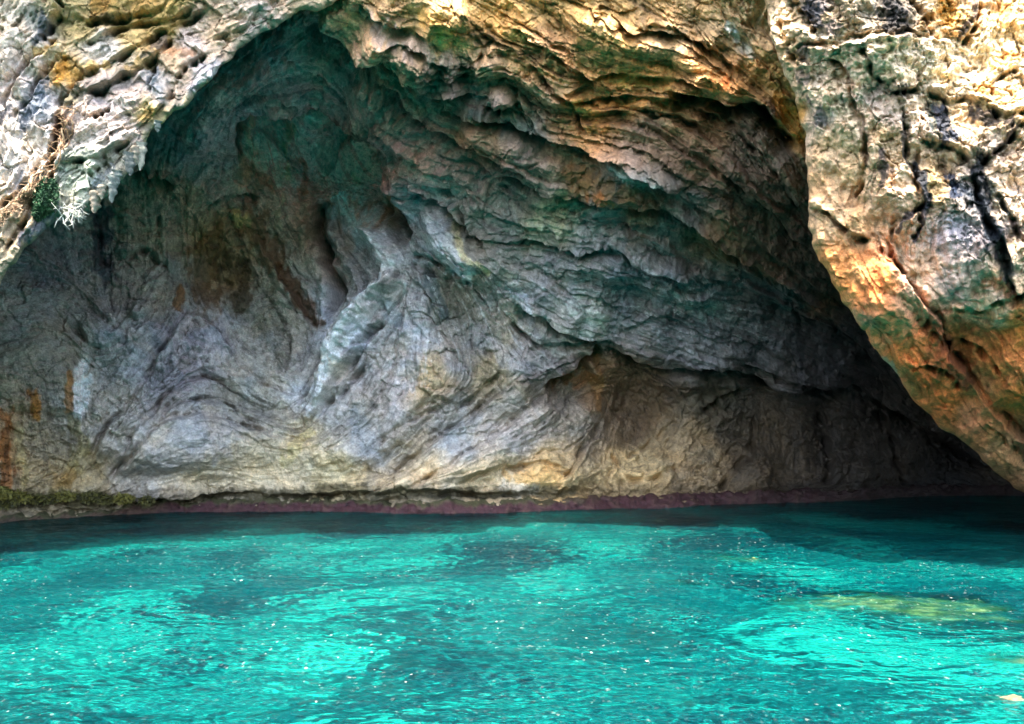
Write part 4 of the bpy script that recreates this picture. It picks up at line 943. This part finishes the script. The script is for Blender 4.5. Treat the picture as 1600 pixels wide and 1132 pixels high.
# ---- brown dry creeper running down the crack of the left cliff
M_TWIG = plain('dry_stems', ((96, 58, 34), (190, 160, 122)), .9, 14)
path = resample([(112, 168), (100, 205), (86, 240), (66, 274), (40, 308), (14, 334), (-20, 366)], 6)
creeper = bpy.data.objects.new('dry_creeper', None); scene.collection.objects.link(creeper)
creeper.location = on_cliff(66, 274, .05); INV = creeper.location.copy()
for s_ in range(16):
    V, Fc = [], []
    off = rng.uniform(-9, 9); ph = rng.uniform(0, 6); i0 = rng.randrange(0, len(path) // 2); i1 = min(len(path), i0 + rng.randrange(10, 28))
    pts = []
    for i in range(i0, i1):
        u, v = path[i]; k = off + 5 * math.sin(i * .7 + ph) + rng.uniform(-1.5, 1.5)
        pts.append(on_cliff(u + k, v + k * .5, .05 + .04 * math.sin(i + ph)))
    tube(V, Fc, pts, [.012 * (1 - .6 * i / len(pts)) + .004 for i in range(len(pts))], 5)
    raw_mesh('stem', [p_ - INV for p_ in V], Fc, M_TWIG, parent=creeper)
V, Fc = [], []
for s_ in range(260):
    u, v = path[rng.randrange(len(path))]; p = on_cliff(u + rng.uniform(-12, 12), v + rng.uniform(-8, 8), .05)
    d = Vector((rng.uniform(-1, .6), -.7, rng.uniform(-1, .5))).normalized() * rng.uniform(.06, .2)
    tube(V, Fc, [p, p + d * .5 + Vector((0, 0, .01)), p + d], [.006, .005, .002], 4)
tag(raw_mesh('tendrils', [p_ - INV for p_ in V], Fc, M_TWIG, parent=creeper), kind='stuff')
tag(creeper, 'dry brown creeper running down the crack of the pale left cliff', 'creeper', kind='thing')

# ---- pale dead twigs hanging beside the moss
M_PALE = plain('bleached_twigs', ((150, 150, 132), (212, 208, 196)), .85, 12)
V, Fc = [], []
for s_ in range(34):
    u, v = rng.uniform(98, 130), rng.uniform(326, 342); p = on_cliff(u, min(v, 332), .1)
    p = Vector((p.x, p.y - .05, EYE + (V0 - v) / F * p.y))
    d = Vector((rng.uniform(-.5, 1.2), rng.uniform(-.5, .1), rng.uniform(-1, .45))).normalized() * rng.uniform(.12, .36)
    e = Vector((rng.uniform(-.05, .05), 0, rng.uniform(-.04, .04)))
    tube(V, Fc, [p, p + d * .5 + e, p + d], [.010, .008, .003], 5)
    for _ in range(2):
        q0 = p + d * rng.uniform(.4, .8) + e * .5
        tube(V, Fc, [q0, q0 + Vector((rng.uniform(-.09, .09), rng.uniform(-.04, .02), rng.uniform(-.09, .05)))], [.006, .002], 4)
tag(raw_mesh('dead_twigs', V, Fc, M_PALE), 'bleached dead twigs sticking out below the green moss on the left cliff', 'twigs', kind='thing')

# ---- weed tufts on the rock at the tide line, lower left
M_WEED = plain('tide_weed', ((58, 56, 20), (122, 116, 48)), .7, 10)
M_WEED2 = plain('dark_tide_weed', ((30, 32, 14), (96, 92, 36)), .7, 10)
def cave_at(u, z, lift):
    c = int((u - cave.u0) / cave.g); zz = CAVE_P[:, c, 2]; j = int(np.argmin(np.abs(zz - z)))
    p = CAVE_P[j, c]; return Vector((float(p[0]), float(p[1]) - lift, float(p[2])))
tufts = [(6, .80, .42, 1), (36, .66, .34, 1), (62, .58, .22, 0), (88, .56, .26, 0), (108, .66, .26, 1), (146, .60, .34, 0), (172, .50, .22, 0), (200, .54, .28, 1), (236, .48, .20, 0), (20, .50, .24, 0)]
names = ['bright yellow green weed tuft at the far left end of the tide line', 'broad yellow green weed tuft second along the tide line from the left', 'small dark weed tuft between two broad tufts on the left shore', 'dark brown weed tuft below the orange streaked rock on the left', 'low weed tuft under the cream crack foot at lower left',
         'bushy yellowish weed tuft where the grey slab meets the left shore', 'thin dark weed tuft under the corner of the grey slab', 'yellowish weed tuft hanging beneath the grey slab edge', 'smallest weed tuft, where the purple algae band begins', 'dark weed tuft hanging lowest at the far left waterline']
for (u, z, r, k), lab in zip(tufts, names):
    r *= .78
    V, Fc = [], []; c = cave_at(u, z, .16)
    for i in range(520):
        a = rng.uniform(0, 2 * math.pi); q_ = rng.random() ** .6 * r
        p = c + Vector((math.cos(a) * q_ * 1.25, rng.uniform(-.12, .1), math.sin(a) * q_ * .55))
        d = Vector((rng.uniform(-1, 1), rng.uniform(-.9, .1), rng.uniform(-1.1, .5))).normalized(); L_ = rng.uniform(.06, .15); s_ = d.orthogonal().normalized() * L_ * .2
        b = len(V); V += [p - s_, p + s_, p + d * L_ * .6 + s_, p + d * L_, p + d * L_ * .6 - s_]; Fc.append((b, b + 1, b + 2, b + 3, b + 4))
    tag(raw_mesh('weed_tuft', V, Fc, M_WEED if k else M_WEED2, smooth_=False), lab, 'weed', 'weed tufts along the left tide line', 'thing')

# ---- rocks awash in the pool
def reef(u0, u1, v0, v1, top, col1, col2, seed, label):
    y0, y1 = F * EYE / (v1 - V0), F * EYE / (v0 - V0); yc = (y0 + y1) / 2
    x0, x1 = (u0 - U0) / F * yc, (u1 - U0) / F * yc
    n = 150; a, b = np.meshgrid(np.linspace(-1.5, 1.5, n), np.linspace(-1.5, 1.5, n // 2))
    X = (x0 + x1) / 2 + a * (x1 - x0) / 2; Y = yc + b * (y1 - y0) / 2
    rr = np.sqrt(a * a + b * b) + .28 * fbm(X / .8, Y / .6, 4, seed)
    Z = top - 1.5 * smooth(rr, 1.05, 1.6) - .10 * smooth(rr, .2, 1.0) + .05 * fbm(X / .35, Y / .25, 4, seed + 1)
    t = smooth(fbm(X / .5, Y / .4, 4, seed + 2), -.5, .5)[..., None]
    C = lin(col1) * (1 - t) + lin(col2) * t
    o = sheet('awash_rock', np.stack([X, Y, Z], -1), C, M_REEF, flip=True)
    tag(o, label, 'rock', kind='thing')
reef(1195, 1600, 917, 972, -.05, (138, 128, 84), (160, 136, 104), 601, 'long yellowish rock just awash in the turquoise water at the right')
reef(1085, 1215, 862, 882, -.03, (92, 96, 50), (104, 98, 56), 611, 'smaller olive rock awash near the shaded edge of the pool')
reef(1500, 1660, 1078, 1100, -.03, (130, 110, 84), (112, 96, 70), 631, 'small pinkish rock under the water in the lower right corner')
reef(1525, 1660, 1018, 1048, -.03, (134, 108, 86), (118, 96, 72), 621, 'pale pinkish rock awash at the right edge of the pool')
print('all', round(time.time() - T0, 1))
